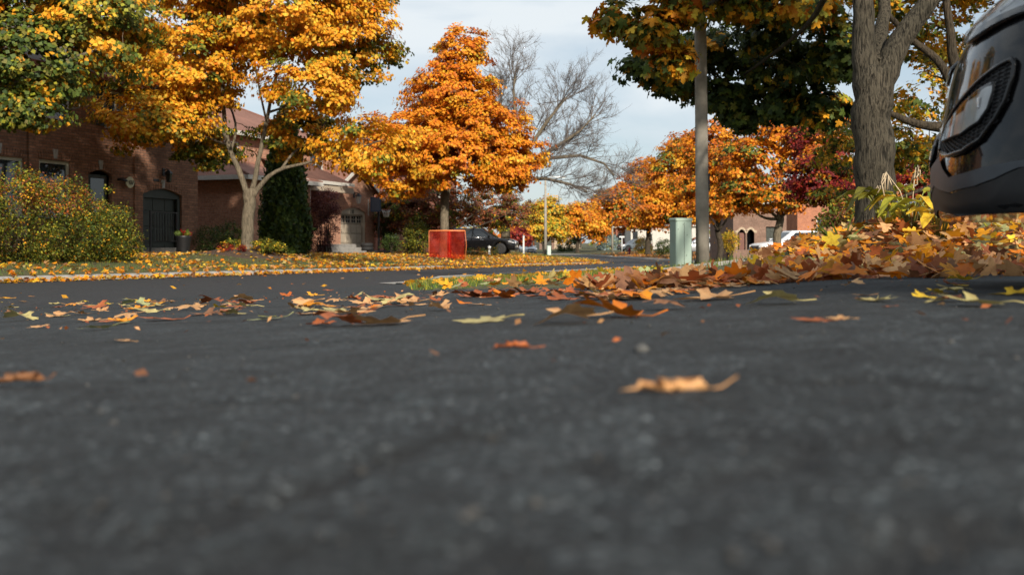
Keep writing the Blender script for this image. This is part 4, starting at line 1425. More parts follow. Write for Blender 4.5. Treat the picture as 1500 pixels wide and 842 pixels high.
def lantern(parent, x, z, y, s=1.0, lit=False):
    o = MB().box(x - .05 * s, x + .05 * s, y - .02, y + .01, z - .02 * s, z + .16 * s, .008).build('wall_lantern', M_BLACK, parent)
    MB().tube([(x, y - .01, z + .1 * s), (x, y - .12 * s, z + .14 * s), (x, y - .16 * s, z + .06 * s)], .012 * s, 5).build('bracket', M_BLACK, o)
    MB().lathe([(.025 * s, -.2 * s), (.06 * s, -.18 * s), (.085 * s, .02 * s)], (x, y - .16 * s, z), 6, False).build('lamp_glass', plain('lantern_glass', (.55, .55, .52), (.4, .4, .4), 8, .15, bmp=0) if lit else M_GLASS, o)
    MB().lathe([(.11 * s, .02 * s), (.07 * s, .07 * s), (.015 * s, .12 * s)], (x, y - .16 * s, z), 6, False).build('lamp_cap', M_BLACK, o)

def digits(parent, text, x, y, z, h, mat, name='house_number'):
    """raised figures built from strokes, facing -Y"""
    seg = {'0': 'abcdef', '1': 'bc', '2': 'abged', '3': 'abgcd', '4': 'fgbc'}
    w = h * .5; t = h * .09
    for i, ch in enumerate(text):
        ox = x + i * h * .78
        mb = MB()
        S = {'a': (ox, ox + w, z + h - t, z + h), 'd': (ox, ox + w, z, z + t), 'g': (ox, ox + w, z + h / 2 - t / 2, z + h / 2 + t / 2),
             'b': (ox + w - t, ox + w, z + h / 2, z + h), 'c': (ox + w - t, ox + w, z, z + h / 2), 'e': (ox, ox + t, z, z + h / 2), 'f': (ox, ox + t, z + h / 2, z + h)}
        for c in seg[ch]:
            a = S[c]; k = 0.002 if c in 'adg' else 0
            mb.box(a[0], a[1], y - .012 - k, y, a[2], a[3])
        mb.build(name, mat, parent)

def shell_walls(mb, x0, x1, y0, y1, z0, z1):
    """side and back walls"""
    mb.quad((x0, y1, z0), (x0, y0, z0), (x0, y0, z1), (x0, y1, z1))
    mb.quad((x1, y0, z0), (x1, y1, z0), (x1, y1, z1), (x1, y0, z1))
    mb.quad((x1, y1, z0), (x0, y1, z0), (x0, y1, z1), (x1, y1, z1))
    return mb

# --- dark brick house behind the hedge: local x = v - 18, y = u - 24.8
hx, hy = uv(24.8, 18.0)
h1 = empty('brick_house', (hx, hy, 0), RZ, 'dark brown brick house with green garage door behind the hedge', 'house')
ops = [(3.9, 5.85, .95, 2.72, 0), (6.45, 7.75, .95, 2.74, 0), (8.55, 9.65, -.12, 2.42, .14), (11.2, 13.35, -.5, 1.86, .22),
       (.6, 2.2, .95, 2.72, 0), (6.3, 7.75, 4.1, 5.35, 0), (9.35, 10.5, 4.1, 5.35, 0), (1.2, 3.2, 4.1, 5.35, 0), (12.0, 13.1, 4.2, 5.3, 0)]
mb = MB(); wall_front(mb, -2, 14.3, -1.2, 5.7, 0, ops); shell_walls(mb, -2, 14.3, 0, 9, -1.2, 5.7)
mb.build('wall', M_BR1, h1)
MB().box(5.95, 6.22, -.10, -.002, -1.2, 5.69).build('pilaster', M_BR1, h1)
MB().box(10.72, 11.0, -.06, -.002, -1.2, 5.69).build('pilaster', M_BR1, h1)
MB().box(13.4, 14.34, -.05, -.002, -1.2, -.33).build('plinth', M_CONC, h1)
for a, b, c, d in ((3.9, 5.85, .95, 2.72), (6.45, 7.75, .95, 2.74), (.6, 2.2, .95, 2.72)):
    window(h1, a, b, c, d, 0, M_CREAM, .10, bars=0)
for a, b, c, d in ((6.3, 7.75, 4.1, 5.35), (9.35, 10.5, 4.1, 5.35), (1.2, 3.2, 4.1, 5.35), (12.0, 13.1, 4.2, 5.3)):
    window(h1, a, b, c, d, 0, M_WHITE, .09, mull=1)
for x in (8.9, 10.55):
    s = MB().box(x, x + .4, -.05, -.002, 4.1, 5.35).build('shutter', M_BLUE, h1)
    for k in range(11):
        MB().box(x + .05, x + .35, -.07, -.052, 4.16 + k * .106, 4.16 + k * .106 + .07).build('louvre', M_BLUE, s)
for x, z in ((4.9, 2.8), (7.1, 2.8), (9.1, 2.6), (12.27, 2.12)): keystone(h1, x, z, 0)
arch_bricks(h1, 11.2, 13.35, 1.86, .22, 0, M_BR1, .22)
arch_bricks(h1, 8.55, 9.65, 2.42, .14, 0, M_BR1, .2)
arch_bricks(h1, 6.45, 7.75, 2.76, 0, 0, M_BR1, .24)
arch_bricks(h1, 3.9, 5.85, 2.74, 0, 0, M_BR1, .24)
d = MB().box(8.62, 9.58, .16, .21, -.12, 2.42).build('door', M_DOOR, h1)
MB().box(8.78, 9.42, .14, .158, 1.0, 2.3, .01).build('door_panel', M_GLASS, d); MB().box(8.78, 9.42, .14, .158, .05, .85, .01).build('door_panel', M_DOOR, d)
MB().lathe([(.03, -.05), (.03, 0)], (9.48, .15, 1.0), 8, axis='y').build('handle', M_CHROME, d)
garage_door(h1, 11.28, 13.27, -.5, 1.80, 0, M_DOOR, 4, 3, deep=.22)
mb = MB()
arc = [(11.2 + 2.15 * i / 14, 1.855 + .22 * (1 - (i / 7 - 1) ** 2)) for i in range(15)]
mb.prism([(13.35, 1.74), (11.2, 1.74)] + arc, .10, .16, 'y').build('arch_board', M_DOOR, h1, fix=True)
for x in (11.2, 13.19):
    MB().box(x, x + .16, .08, .17, -.5, 1.735).build('door_jamb', M_DOOR, h1)
lantern(h1, 12.3, 2.62, 0, 1.5)
p = MB().lathe([(.20, -.02), (.20, .03)], (10.35, -.16, 2.22), 18, axis='y').build('number_plaque', M_PLAQ, h1)
p.scale = (1, 1, 1)
digits(p, '102', 10.22, -.185, 2.15, .14, M_BLACK, 'plaque_figure')
MB().tube([(9.95, -.002, 2.3), (9.95, -.14, 2.3), (10.2, -.15, 2.26)], .05, 6).build('plaque_arm', M_BLACK, h1)
MB().box(11.75, 12.05, -.03, -.002, 2.34, 2.44, .006).build('vent', M_BLACK, h1)
hip_roof(h1, -2, 14.3, 0, 9, 5.72, 2.7, M_ROOF1, .5, fascia=M_BROWN)
def railing():
    ox, oy = uv(23.6, 28.2)
    gzv = gz(ox, oy)
    r = empty('iron_railing', (ox, oy, gzv), RZ, 'black iron stair railing beside the dark garage door', 'railing')
    MB().box(-.02, 1.35, -.02, .02, 1.43, 1.47).build('top_rail', M_BLACK, r)
    MB().box(-.02, 1.35, -.015, .015, .42, .45).build('bottom_rail', M_BLACK, r)
    for k in range(10):
        MB().box(k * .145, k * .145 + .022, -.011, .011, .451, 1.429).build('baluster', M_BLACK, r)
    for x in (-.06, 1.35):
        MB().box(x, x + .045, -.022, .023, 0, 1.5).build('post', M_BLACK, r)
    s = MB().box(-.3, 1.5, .1, 1.18, -.3, .2, .02).build('porch_step', plain('stained_concrete', (.16, .15, .14), (.1, .1, .09), 5, .9)); s.parent = None
    s.location = (ox, oy, gzv); s.rotation_euler = (0, 0, RZ)
    tag(s, 'low concrete porch step behind the iron railing', 'step')
railing()
def planter():
    ox, oy = uv(23.1, 29.3)
    g = gz(ox, oy)
    r = empty('planter', (ox, oy, g), 0, 'dark planter pot with trailing leaves before the green garage door', 'planter')
    MB().lathe([(.17, 0), (.2, .1), (.26, .6), (.28, .66), (.24, .66), (.22, .58)], (0, 0, 0), 14).build('pot', M_BLACK, r)
    rng = np.random.default_rng(3)
    n = 90
    ang = rng.random(n) * 6.28
    out = np.stack([np.cos(ang), np.sin(ang), np.full(n, .9)], 1)
    pos = out * .08 + np.array([0, 0, .58])
    col = pick(rng, n, [('green', 3), ('red', 1.4), ('olive', 1)])
    tag(link('foliage', scatter_mesh('foliage', T_KITE, pos, frames(rng.normal(size=(n, 3)), out + .4 * rng.normal(size=(n, 3))), rng.uniform(.12, .3, n), col), r, M_LEAF), kind='stuff')
planter()

# --- pink brick house with taupe garage: local x = v - 36, y = u - 26.5
hx, hy = uv(26.5, 36.0)
h2 = empty('brick_house', (hx, hy, 0), RZ, 'pink brick house with russet roof and taupe panelled garage door', 'house')
mb = MB(); wall_front(mb, 0, 5.2, -1.4, 2.92, -1.3, [(1.4, 3.6, .4, 1.9, 0)]); shell_walls(mb, 0, 5.2, -1.3, 5, -1.4, 2.92)
mb.build('wing_wall', M_BR2, h2)
window(h2, 1.4, 3.6, .4, 1.9, -1.3, M_WHITE, .09, 1)
hip_roof(h2, 0, 5.2, -1.3, 5, 2.95, 1.15, M_ROOF2, .42, 'wing_roof')
mb = MB(); wall_front(mb, .8, 12.5, -1.4, 5.2, 1.4, [(5.8, 7.0, -.2, 2.0, 0), (2.2, 3.4, 3.6, 4.8, 0), (6.2, 7.6, 3.6, 4.8, 0), (9.6, 11, 3.7, 4.8, 0)]); shell_walls(mb, .8, 12.5, 1.4, 9, -1.4, 5.2)
mb.build('wall', M_BR2, h2)
for a, b in ((2.2, 3.4), (6.2, 7.6), (9.6, 11)): window(h2, a, b, 3.6 if a < 9 else 3.7, 4.8, 1.4, M_WHITE, .08, 1)
# side window and pale string course on the gable end
w = MB().box(.70, .79, 2.4, 3.5, 3.55, 4.7).build('side_window', M_WHITE, h2)
MB().box(.685, .70, 2.5, 3.4, 3.65, 4.6).build('pane', glass_mat('teal_glass', (.05, .14, .15)), w)
MB().box(.72, .795, 1.4, 9, 3.15, 3.25).build('string_course', M_STONE, h2)
hip_roof(h2, .8, 12.5, 1.4, 9, 5.22, 2.0, M_ROOF2, .45)
d = MB().box(5.85, 6.95, 1.5, 1.56, -.2, 2.0).build('door', M_BROWN, h2)
MB().box(6.1, 6.7, 1.48, 1.498, .9, 1.8).build('pane', M_GLASS, d)
# porch
po = MB().add([(5.0, -1.2, 3.12), (9.6, -1.2, 3.12), (9.6, 1.39, 4.2), (5.0, 1.39, 4.2)], [(0, 1, 2, 3), (3, 2, 1, 0)]).build('porch_roof', M_ROOF2, h2)
MB().box(5.0, 9.58, -1.26, -1.2, 2.96, 3.12).build('fascia', M_WHITE, po)
MB().box(5.0, 9.58, -1.2, -.9, 2.62, 2.92).build('porch_beam', M_TAUPE, h2)
MB().tube([(5.35, -1.32, 2.95), (5.35, -1.18, 2.7), (5.35, -1.18, -.4)], .05, 8).build('downpipe', M_FLUE, h2)
for k in range(3):
    MB().box(6.4 - .1 * k, 9.3 - .05 * k, -1.5 - .33 * k, -1.5 - .33 * k + .5 + k * .3, -.9, .02 - .17 * k, .015).build('step', M_CONC, h2)
# garage wing
gop = [(10.35, 13.1, -1.0, 1.72, .26)]
mb = MB(); wall_front(mb, 9.4, 14.1, -1.4, 2.95, 0, gop); shell_walls(mb, 9.4, 14.1, 0, 6, -1.4, 2.95)
mb.add([(9.4, 0, 2.95), (14.1, 0, 2.95), (11.75, 0, 4.25)], [(0, 1, 2)])
mb.build('garage_wall', M_BR2, h2)
gr = MB()
gr.add([(9.1, -.35, 2.80), (11.75, -.35, 4.32), (11.75, 6, 4.32), (9.1, 6, 2.80)], [(0, 1, 2, 3)])
gr.add([(14.4, -.35, 2.80), (14.4, 6, 2.80), (11.75, 6, 4.32), (11.75, -.35, 4.32)], [(0, 1, 2, 3)])
gr = gr.build('garage_roof', M_ROOF2, h2)
for sx in (-1, 1):
    a = (11.75 + sx * 2.68, 2.76); b = (11.75, 4.30)
    MB().prism([a, (a[0], a[1] - .18), (b[0], b[1] - .2), b] if sx < 0 else [a, b, (b[0], b[1] - .2), (a[0], a[1] - .18)], -.40, -.352, 'y').build('barge_board', M_WHITE, gr, fix=True)
arch_bricks(h2, 10.35, 13.1, 1.72, .26, 0, M_BR2, .2)
garage_door(h2, 10.42, 12.85, -1.0, 1.62, 0, M_TAUPE, 5, 4, True, .13)
mb = MB(); arc = [(10.35 + 2.75 * i / 14, 1.715 + .26 * (1 - (i / 7 - 1) ** 2)) for i in range(15)]
mb.prism([(13.1, 1.62), (10.35, 1.62)] + arc, .06, .12, 'y').build('arch_board', M_TAUPE, h2, fix=True)
for x in (10.35, 12.85): MB().box(x, x + (.07 if x < 11 else .25), .05, .24, -1.0, 1.615).build('door_jamb', M_TAUPE, h2)
digits(h2, '110', 11.42, .058, 1.67, .2, M_BLACK)
lantern(h2, 11.75, 2.55, 0, 1.8, True)
MB().box(13.35, 13.42, -.02, -.002, 1.6, 2.5).build('conduit', M_WHITE, h2)

# --- red brick house behind the orange maple
hx, hy = uv(28.5, 54.0)
h3 = empty('brick_house', (hx, hy, -.35), RZ, 'red brick house mostly hidden behind the orange maple', 'house')
ops = [(1, 3, .8, 2.3, 0), (4.2, 5.2, -.1, 2.1, 0), (6.2, 10.6, -.5, 2.0, 0), (1, 2.6, 3.6, 4.9, 0), (5, 6.4, 3.6, 4.9, 0), (9, 10.6, 3.6, 4.9, 0)]
mb = MB(); wall_front(mb, 0, 12.5, -1.6, 5.2, 0, ops); shell_walls(mb, 0, 12.5, 0, 9, -1.6, 5.2); mb.build('wall', M_BR3, h3)
for a, b, c, d_, _ in [ops[0]] + ops[3:]: window(h3, a, b, c, d_, 0, M_WHITE, .08, 1)
MB().box(4.2, 5.2, .1, .15, -.1, 2.1).build('door', M_BROWN, h3)
garage_door(h3, 6.2, 10.6, -.5, 2.0, 0, M_BROWN, 4, 6)
hip_roof(h3, 0, 12.5, 0, 9, 5.2, 2.2, M_ROOF1)
def small_house(name, label, px0, px1, d, eave, ridge, wall, roof, feats, rz=0.0, depth=9.0, ztop=None):
    x0 = (px0 - 750) / F * d; x1 = (px1 - 750) / F * d
    g = gz((x0 + x1) / 2, d)
    h = empty(name, (x0, d, g), rz, label, 'house')
    W = x1 - x0; E = CAMZ + (HZ - eave) / F * d - g; Rg = CAMZ + (HZ - ridge) / F * d - g
    sc = d / F
    ops = []
    for kind, a, b, top, bot in feats:
        ops.append(((a - px0) * sc, (b - px0) * sc, CAMZ + (HZ - bot) * sc - g, CAMZ + (HZ - top) * sc - g - (.25 if kind.startswith('arch') else 0), .25 if kind.startswith('arch') else 0))
    mb = MB(); wall_front(mb, 0, W, -1, E, 0, ops); shell_walls(mb, 0, W, 0, depth, -1, E)
    mb.build('wall', wall, h)
    for (kind, *_), o in zip(feats, ops):
        if kind == 'window': window(h, o[0], o[1], o[2], o[3], 0, M_WHITE, .08, 0)
        elif kind == 'garage': garage_door(h, o[0], o[1], o[2], o[3], 0, M_DOOR, 4, 4)
        elif kind == 'white_garage': garage_door(h, o[0], o[1], o[2], o[3], 0, M_TAUPE, 4, 4)
        elif kind == 'arch_door':
            MB().box(o[0] + .12, o[1], .16, .21, o[2], o[3] + .02).build('door', M_BROWN, h)
            arch_bricks(h, o[0], o[1], o[3], .25, 0, M_BEIGE, .16, 9)
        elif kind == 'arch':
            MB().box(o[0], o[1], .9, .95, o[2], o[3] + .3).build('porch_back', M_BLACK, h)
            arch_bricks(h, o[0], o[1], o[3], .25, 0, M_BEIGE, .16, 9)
        elif kind == 'door': MB().box(o[0], o[1], .1, .15, o[2], o[3]).build('door', M_BROWN, h)
    hip_roof(h, 0, W, 0, depth, E, Rg - E, roof, .4)
    return h
small_house('brick_house', 'brown brick house with twin arched doorways behind the white car', 1074, 1152, 68, 296, 262, brick_mat('umber_brick', (.26, .17, .13), (.2, .13, .1), (.22, .18, .15)), M_ROOF1,
            [('arch_door', 1081, 1092, 336, 366), ('arch', 1094, 1105, 336, 366), ('garage', 1122, 1146, 332, 366)], 0, 8)
small_house('brick_house', 'sunlit orange brick house beyond the red leaved maple', 1168, 1420, 84, 270, 236, brick_mat('orange_brick', (.48, .2, .11), (.38, .15, .085), (.36, .26, .2)), M_ROOF2,
            [('window', 1196, 1214, 318, 345), ('window', 1240, 1262, 300, 335), ('window', 1330, 1360, 300, 335)])
small_house('rendered_house', 'small beige house with pale garage at the end of the street', 812, 852, 168, 340, 328, M_BEIGE, M_ROOF1, [('white_garage', 818, 832, 350, 367), ('window', 838, 848, 346, 358)])
small_house('brick_house', 'brown house with dark double garage beyond the yellow maple', 760, 812, 165, 338, 324, brick_mat('umber_brick', (.26, .17, .13), (.2, .13, .1), (.22, .18, .15)), M_ROOF1,
            [('garage', 776, 790, 350, 367), ('garage', 794, 808, 350, 367)])
small_house('brick_house', 'red brick house behind the blue spruce and street sign', 902, 924, 158, 332, 318, M_BR3, M_ROOF1, [('window', 914, 920, 342, 352), ('window', 905, 911, 342, 352)])
small_house('rendered_house', 'pale sided house behind the kerb trees and parked dark car', 924, 1024, 150, 330, 312, plain('pale_siding', (.55, .52, .47), (.48, .45, .41), 2, .8), M_ROOF1,
            [('window', 926, 935, 338, 352), ('window', 946, 956, 342, 354), ('window', 1004, 1014, 340, 354)])
# ------------------------------------------------------------------ cars
M_TINT = glass_mat('car_glass', (.012, .014, .016), .02)
M_PLAST = plain('grey_black_plastic', (.014, .015, .017), (.010, .011, .013), 30, .55, bmp=.15, bdist=.001)
M_LENS = plain('lamp_reflector', (.95, .96, .97), (.66, .67, .69), 11, .22, .0, bmp=.5, bdist=.005)
M_TAIL = plain('red_lens', (.35, .01, .01), (.25, .01, .01), 10, .15, bmp=0)
M_ALLOY = plain('alloy', (.55, .55, .56), (.42, .42, .43), 9, .3, .9, bmp=0)

def wheel(parent, x, y, z, r=.36, w=.23):
    side = 1 if y > 0 else -1
    wh = empty('wheel', (x, y, z), 0, None, None, None, parent)
    MB().lathe([(r * .62, -w / 2), (r * .93, -w / 2), (r, -w / 2 + .04), (r, w / 2 - .04), (r * .93, w / 2), (r * .62, w / 2)], (0, 0, 0), 24, axis='y').build('tyre', M_RUBBER, wh)
    rim = MB().lathe([(r * .64, -.02), (r * .60, 0), (r * .58, .03)], (0, side * w * .32, 0), 24, axis='y')
    for k in range(5):
        a = 2 * math.pi * k / 5 + .3
        for da in (-.13, .13):
            p0 = Vector((math.cos(a) * .05, side * w * .36, math.sin(a) * .05)); p1 = Vector((math.cos(a + da) * r * .62, side * w * .40, math.sin(a + da) * r * .62))
            rim.tube([p0, p1], [.035, .022], 5)
    rim.build('rim', M_ALLOY, wh)
    MB().lathe([(r * .57, -.01), (r * .57, .01)], (0, side * w * .22, 0), 16, axis='y').build('brake_disc', M_BLACK, wh)
    return wh

def make_car(name, label, loc, rz, paint, group=None, small=False, cat='car'):
    car = empty(name, loc, rz, label, cat, group)
    xf, xr, zc, r = 1.42, -1.36, .36, .36
    xs = sorted(set([2.34, 2.28, 2.15, 1.95, -1.95, -2.15, -2.30, -2.36, 0.9, .5, 0, -.4, -.8] + [xf + k * .085 for k in range(-5, 6)] + [xr + k * .085 for k in range(-5, 6)]), reverse=True)
    tops = ([2.36, 2.30, 2.1, 1.6, 1.05, .9, -2.0, -2.25, -2.36], [.66, .84, .93, 1.00, 1.06, 1.07, 1.10, 1.06, .88])
    wid = ([2.36, 2.25, 2.0, 1.5, -1.8, -2.15, -2.36], [.66, .80, .90, .945, .945, .88, .72])
    rings = []
    for x in xs:
        zt = float(np.interp(-x, [-a for a in tops[0]], tops[1])); hw = float(np.interp(-x, [-a for a in wid[0]], wid[1]))
        zb = .26
        for xw in (xf, xr):
            if abs(x - xw) < .43: zb = max(zb, zc + math.sqrt(max(0, .43 ** 2 - (x - xw) ** 2)) - .02)
        zb = min(zb, zt - .12)
        m = zb + (zt - zb) * .55
        half = [(hw * .55, zb), (hw * .93, zb + .02), (hw, min(zb + .14, m)), (hw, m), (hw * .985, zt - .09), (hw * .93, zt - .015), (hw * .6, zt + .015)]
        rings.append([(x, y, z) for y, z in half] + [(x, -y, z) for y, z in reversed(half)])
    MB().rings(rings, True, True, True).build('body', paint, car, fix=True)
    # cabin
    B = [(1.10, .60, 1.06), (.95, .86, 1.06), (-1.95, .86, 1.09), (-2.2, .62, 1.08)]
    Tt = [(.22, .48, 1.62), (.10, .64, 1.62), (-1.62, .62, 1.63), (-1.85, .48, 1.60)]
    def ring(t):
        z_b = []
        for b, tp in zip(B, Tt):
            k = t
            z_b.append((b[0] + (tp[0] - b[0]) * k, b[1] + (tp[1] - b[1]) * k ** 1.25, b[2] + (tp[2] - b[2]) * k))
        return z_b + [(x, -y, z) for x, y, z in reversed(z_b)]
    cab = MB().rings([ring(0), ring(.35), ring(.7), ring(1.0)] + [[(x * .97 - .02, y * .85, z + .05) for x, y, z in ring(1)]], True, True, False).build('roof', paint, car, fix=True)
    def side_pt(f, t, sy, off=.006):
        a, b = ring(t)[1], ring(t)[2]
        return (a[0] + (b[0] - a[0]) * f, sy * (a[1] + (b[1] - a[1]) * f + off), a[2] + (b[2] - a[2]) * f)
    for sy in (1, -1):
        for f0, f1 in ((.06, .36), (.39, .70), (.73, .93)):
            P = [[side_pt(f0 + (f1 - f0) * i / 3 + (.05 * (1 - t) * 0), t, sy) for i in range(4)] for t in (.08, .35, .7, .88)]
            MB().grid(P).build('window', M_TINT, car)
        MB().tube([side_pt(.03, .02, sy, .012), side_pt(.5, .02, sy, .012), side_pt(.96, .02, sy, .012)], .012, 5).build('chrome_strip', M_CHROME, car)
        mr = MB().box(.62, .80, sy * .90 if sy > 0 else -1.10, sy * 1.10 if sy > 0 else -.90, 1.08, 1.22, .03).build('mirror', paint, car)
        for x in (.15, -.85):
            MB().box(x, x + .2, min(sy * .94, sy * .975), max(sy * .94, sy * .975), .92, .95, .01).build('door_handle', M_CHROME, car)
        hl_ = MB().rings([[(2.26, sy * .52, .70), (2.10, sy * .86, .74), (1.86, sy * .93, .84), (2.06, sy * .86, .88), (2.24, sy * .55, .82)],
                          [(2.38, sy * .52, .70), (2.22, sy * .90, .74), (1.92, sy * .965, .84), (2.12, sy * .90, .88), (2.33, sy * .55, .82)]], True).build('headlight', M_LENS, car, fix=True)
        MB().rings([[(-2.2, sy * .6, .86), (-1.98, sy * .9, .86), (-1.98, sy * .9, 1.04), (-2.15, sy * .62, 1.04)], [(-2.38, sy * .6, .86), (-2.1, sy * .93, .86), (-2.06, sy * .92, 1.04), (-2.3, sy * .62, 1.04)]], True).build('tail_light', M_TAIL, car, fix=True)
    def wind(a, b, t0, t1, nm):
        P = []
        for t in (t0, .5, t1):
            rr = ring(t)
            pa, pb = Vector(rr[a]), Vector(rr[b])
            off = Vector((.012 if a == 0 else -.012, 0, .006))
            P.append([tuple(pa.lerp(pb, .06) + off), tuple(pa.lerp(pb, .5) + off * 1.4), tuple(pa.lerp(pb, .94) + off)])
        MB().grid(P).build(nm, M_TINT, car)
    wind(0, 7, .08, .92, 'windscreen'); wind(3, 4, .1, .85, 'rear_window')
    g = MB().box(2.30, 2.385, -.46, .46, .60, .80, .03).build('grille', M_BLACK, car)
    for k in range(3): MB().box(2.386, 2.40, -.44, .44, .63 + k * .06, .645 + k * .06).build('grille_bar', M_CHROME, g)
    MB().box(2.22, 2.37, -.62, .62, .30, .46, .04).build('lower_bumper', M_PLAST, car)
    MB().box(2.372, 2.385, -.26, .26, .47, .58).build('number_plate', M_WHITE, car)
    for sy in (1, -1):
        for xw in (xf, xr): wheel(car, xw, sy * .80, r, r)
    return car
def car_at(name, label, px, d, rz, paint, **k):
    x = (px - 750) / F * d
    return make_car(name, label, (x, d, gz(x, d) + .035), rz, paint, **k)
P_BLACK = paint_mat('black_paint', (.006, .006, .007), .2)
P_WHITE = paint_mat('white_paint', (.72, .73, .75), .25)
P_SILV = paint_mat('silver_paint', (.42, .44, .47), .3, 1.0, .5)
P_GREY = paint_mat('grey_paint', (.10, .12, .14), .25)
car_at('parked_car', 'black estate car parked nose out beside the red screen', 704, 64, R(-8), P_BLACK)
car_at('parked_car', 'white sport utility car parked before the arched brick porch', 1158, 58, R(196), P_WHITE)
car_at('parked_car', 'small silver car parked at the end of the street', 773, 140, R(-80), P_SILV)
car_at('parked_car', 'dark car half hidden behind the far kerb trees', 930, 134, R(200), P_GREY)
car_at('parked_car', 'silver car showing behind the utility pedestal', 1022, 96, R(190), P_SILV)
car_at('parked_car', 'dark grey car seen low beneath the black bumper', 1500, 17, R(168), P_GREY)

# --- the near car: front corner of a black sport utility car
def near_car():
    rz = R(160)
    fwd = Vector((math.cos(rz), math.sin(rz), 0))
    front = Vector((1.384, 3.25, 0))
    C = front - fwd * 2.25
    C.z = gz(1.9, 3.2) - .005
    car = empty('parked_car', C, rz, 'black sport utility car whose front corner looms over the asphalt', 'car')
    zs_ = [.18, .2, .24, .3, .39, .53, .69, .76, .84, .92, 1.0, 1.04]; fs_ = [-.12, -.06, -.012, 0, 0, -.023, -.05, -.08, -.155, -.3, -.5, -.9]
    N = 4.3
    def S(s, z, off=0.0):
        a = 2.25 + float(np.interp(z, zs_, fs_))
        k = min(abs(s) / .92, .9999)
        xf = a * (1 - k ** N) ** (1 / N)
        # outward direction
        nx = (xf / a) ** (N - 1) / a; ny = math.copysign((abs(s) / .92) ** (N - 1) / .92, s)
        ln = math.hypot(nx, ny)
        return Vector((xf + off * nx / ln, s + off * ny / ln, z))
    # body shell
    zl = [.22, .24, .27, .3, .36, .42, .5, .58, .64, .69, .73, .76, .8, .84, .88, .92, .96, 1.0, 1.04]
    rings = []
    M_ = 96
    for z in zl:
        a = 2.25 + float(np.interp(z, zs_, fs_)); ar = 2.25 - (.04 if z < .3 else 0)
        ring = []
        for i in range(M_):
            t = 2 * math.pi * i / M_
            c, s_ = math.cos(t), math.sin(t)
            e = 2 / N
            x = (a if c > 0 else ar) * math.copysign(abs(c) ** e, c); y = .92 * math.copysign(abs(s_) ** e, s_)
            ring.append((x, y, z))
        rings.append(ring)
    MB().rings(rings, True, True, True).build('body', P_BLACK, car, fix=True)
    def patch(name, poly, off, mat, parent, cuts=3, zig=None):
        bm = bmesh.new()
        vs = [bm.verts.new((s, z, 0)) for s, z in poly]
        bm.faces.new(vs)
        bmesh.ops.triangulate(bm, faces=bm.faces[:])
        for _ in range(cuts):
            bmesh.ops.subdivide_edges(bm, edges=bm.edges[:], cuts=1, use_grid_fill=True)
        for v in bm.verts:
            o = off(v.co.x, v.co.y) if callable(off) else off
            p = S(v.co.x, v.co.y, o)
            v.co = p
        bmesh.ops.recalc_face_normals(bm, faces=bm.faces[:])
        for f in bm.faces: f.smooth = True
        me = bpy.data.meshes.new(name); bm.to_mesh(me); bm.free()
        return link(name, me, parent, mat)
    def rim(name, poly, off, r, mat, parent, closed=True):
        q = []
        pts = poly + [poly[0]] if closed else poly
        for (s0, z0), (s1, z1) in zip(pts[:-1], pts[1:]):
            for k in range(4): q.append(S(s0 + (s1 - s0) * k / 4, z0 + (z1 - z0) * k / 4, off))
        q.append(S(*pts[-1], off))
        return MB().tube(q, r, 6).build(name, mat, parent)
    rec = [(.25, .418), (.245, .472), (.36, .515), (.475, .553), (.56, .592), (.61, .614), (.636, .622), (.645, .608), (.646, .572), (.637, .512), (.62, .47), (.585, .42), (.52, .396), (.42, .392)]
    lamp = [(.325, .441), (.335, .468), (.45, .511), (.552, .556), (.602, .569), (.605, .546), (.597, .50), (.574, .468), (.50, .444)]
    for sg in (1, -1):
        mir = lambda P: [(sg * s, z) for s, z in (P if sg > 0 else P[::-1])]
        r_ = patch('fog_recess', mir(rec), .003, M_BLACK, car)
        rim('recess_trim', mir(rec), .008, .007, P_BLACK, r_)
        # honeycomb
        hx_ = MB()
        rad = .0125
        def inp(s, z): return bool(inside(rec, np.array([s]), np.array([z]))[0]) and not bool(inside(lamp, np.array([s]), np.array([z]))[0])
        for i in range(40):
            for j in range(34):
                s0 = .24 + i * rad * 1.5; z0 = .385 + j * rad * .90 + (i % 2) * rad * .45
                if not inp(s0, z0): continue
                ring_o = [(s0 + rad * 1.0 * math.cos(k * math.pi / 3), z0 + rad * .52 * math.sin(k * math.pi / 3)) for k in range(7)]
                pts = [S(sg * a, b, .006) for a, b in ring_o]
                hx_.tube(pts, .0022, 4, caps=False)
        o = hx_.build('honeycomb', M_PLAST, r_); tag(o, kind='stuff')
        fl = patch('fog_lamp', mir(lamp), lambda s, z: .009 + .004 * math.sin(s * 90), M_LENS, car)
        rim('lamp_trim', mir(lamp), .012, .004, M_PLAST, fl)
        MB().box(*[v for c_ in zip(S(sg * .56, .52, .010) - Vector((.012, .014, .016)), S(sg * .56, .52, .010) + Vector((.006, .014, .016))) for v in c_], .004).build('bulb_shield', M_CHROME, fl)
        patch('lens', mir(lamp), .020, M_CLEAR, fl)
        head = [(.30, .755), (.40, .712), (.50, .718), (.57, .732), (.64, .742), (.80, .77), (.84, .82), (.80, .87), (.62, .85), (.42, .81), (.32, .785)]
        hd = patch('headlight', mir(head), lambda s, z: .008 + .004 * math.sin(s * 60), M_LENS, car)
        rim('headlight_trim', mir(head), .010, .006, P_BLACK, hd)
        patch('inner_bezel', mir([(.42, .722), (.50, .724), (.57, .738), (.64, .75), (.64, .765), (.52, .752), (.43, .748)]), .013, M_PLAST, hd, 2)
        for sa, sb_, za, zb in ((.40, .44, .74, .805), (.47, .52, .755, .825), (.55, .60, .765, .84), (.63, .70, .77, .85)):
            rim('reflector_rib', mir([(sa, za), (sb_, zb)]), .014, .004, M_CHROME, hd, False)
        patch('lens', mir(head), .022, M_CLEAR, hd)
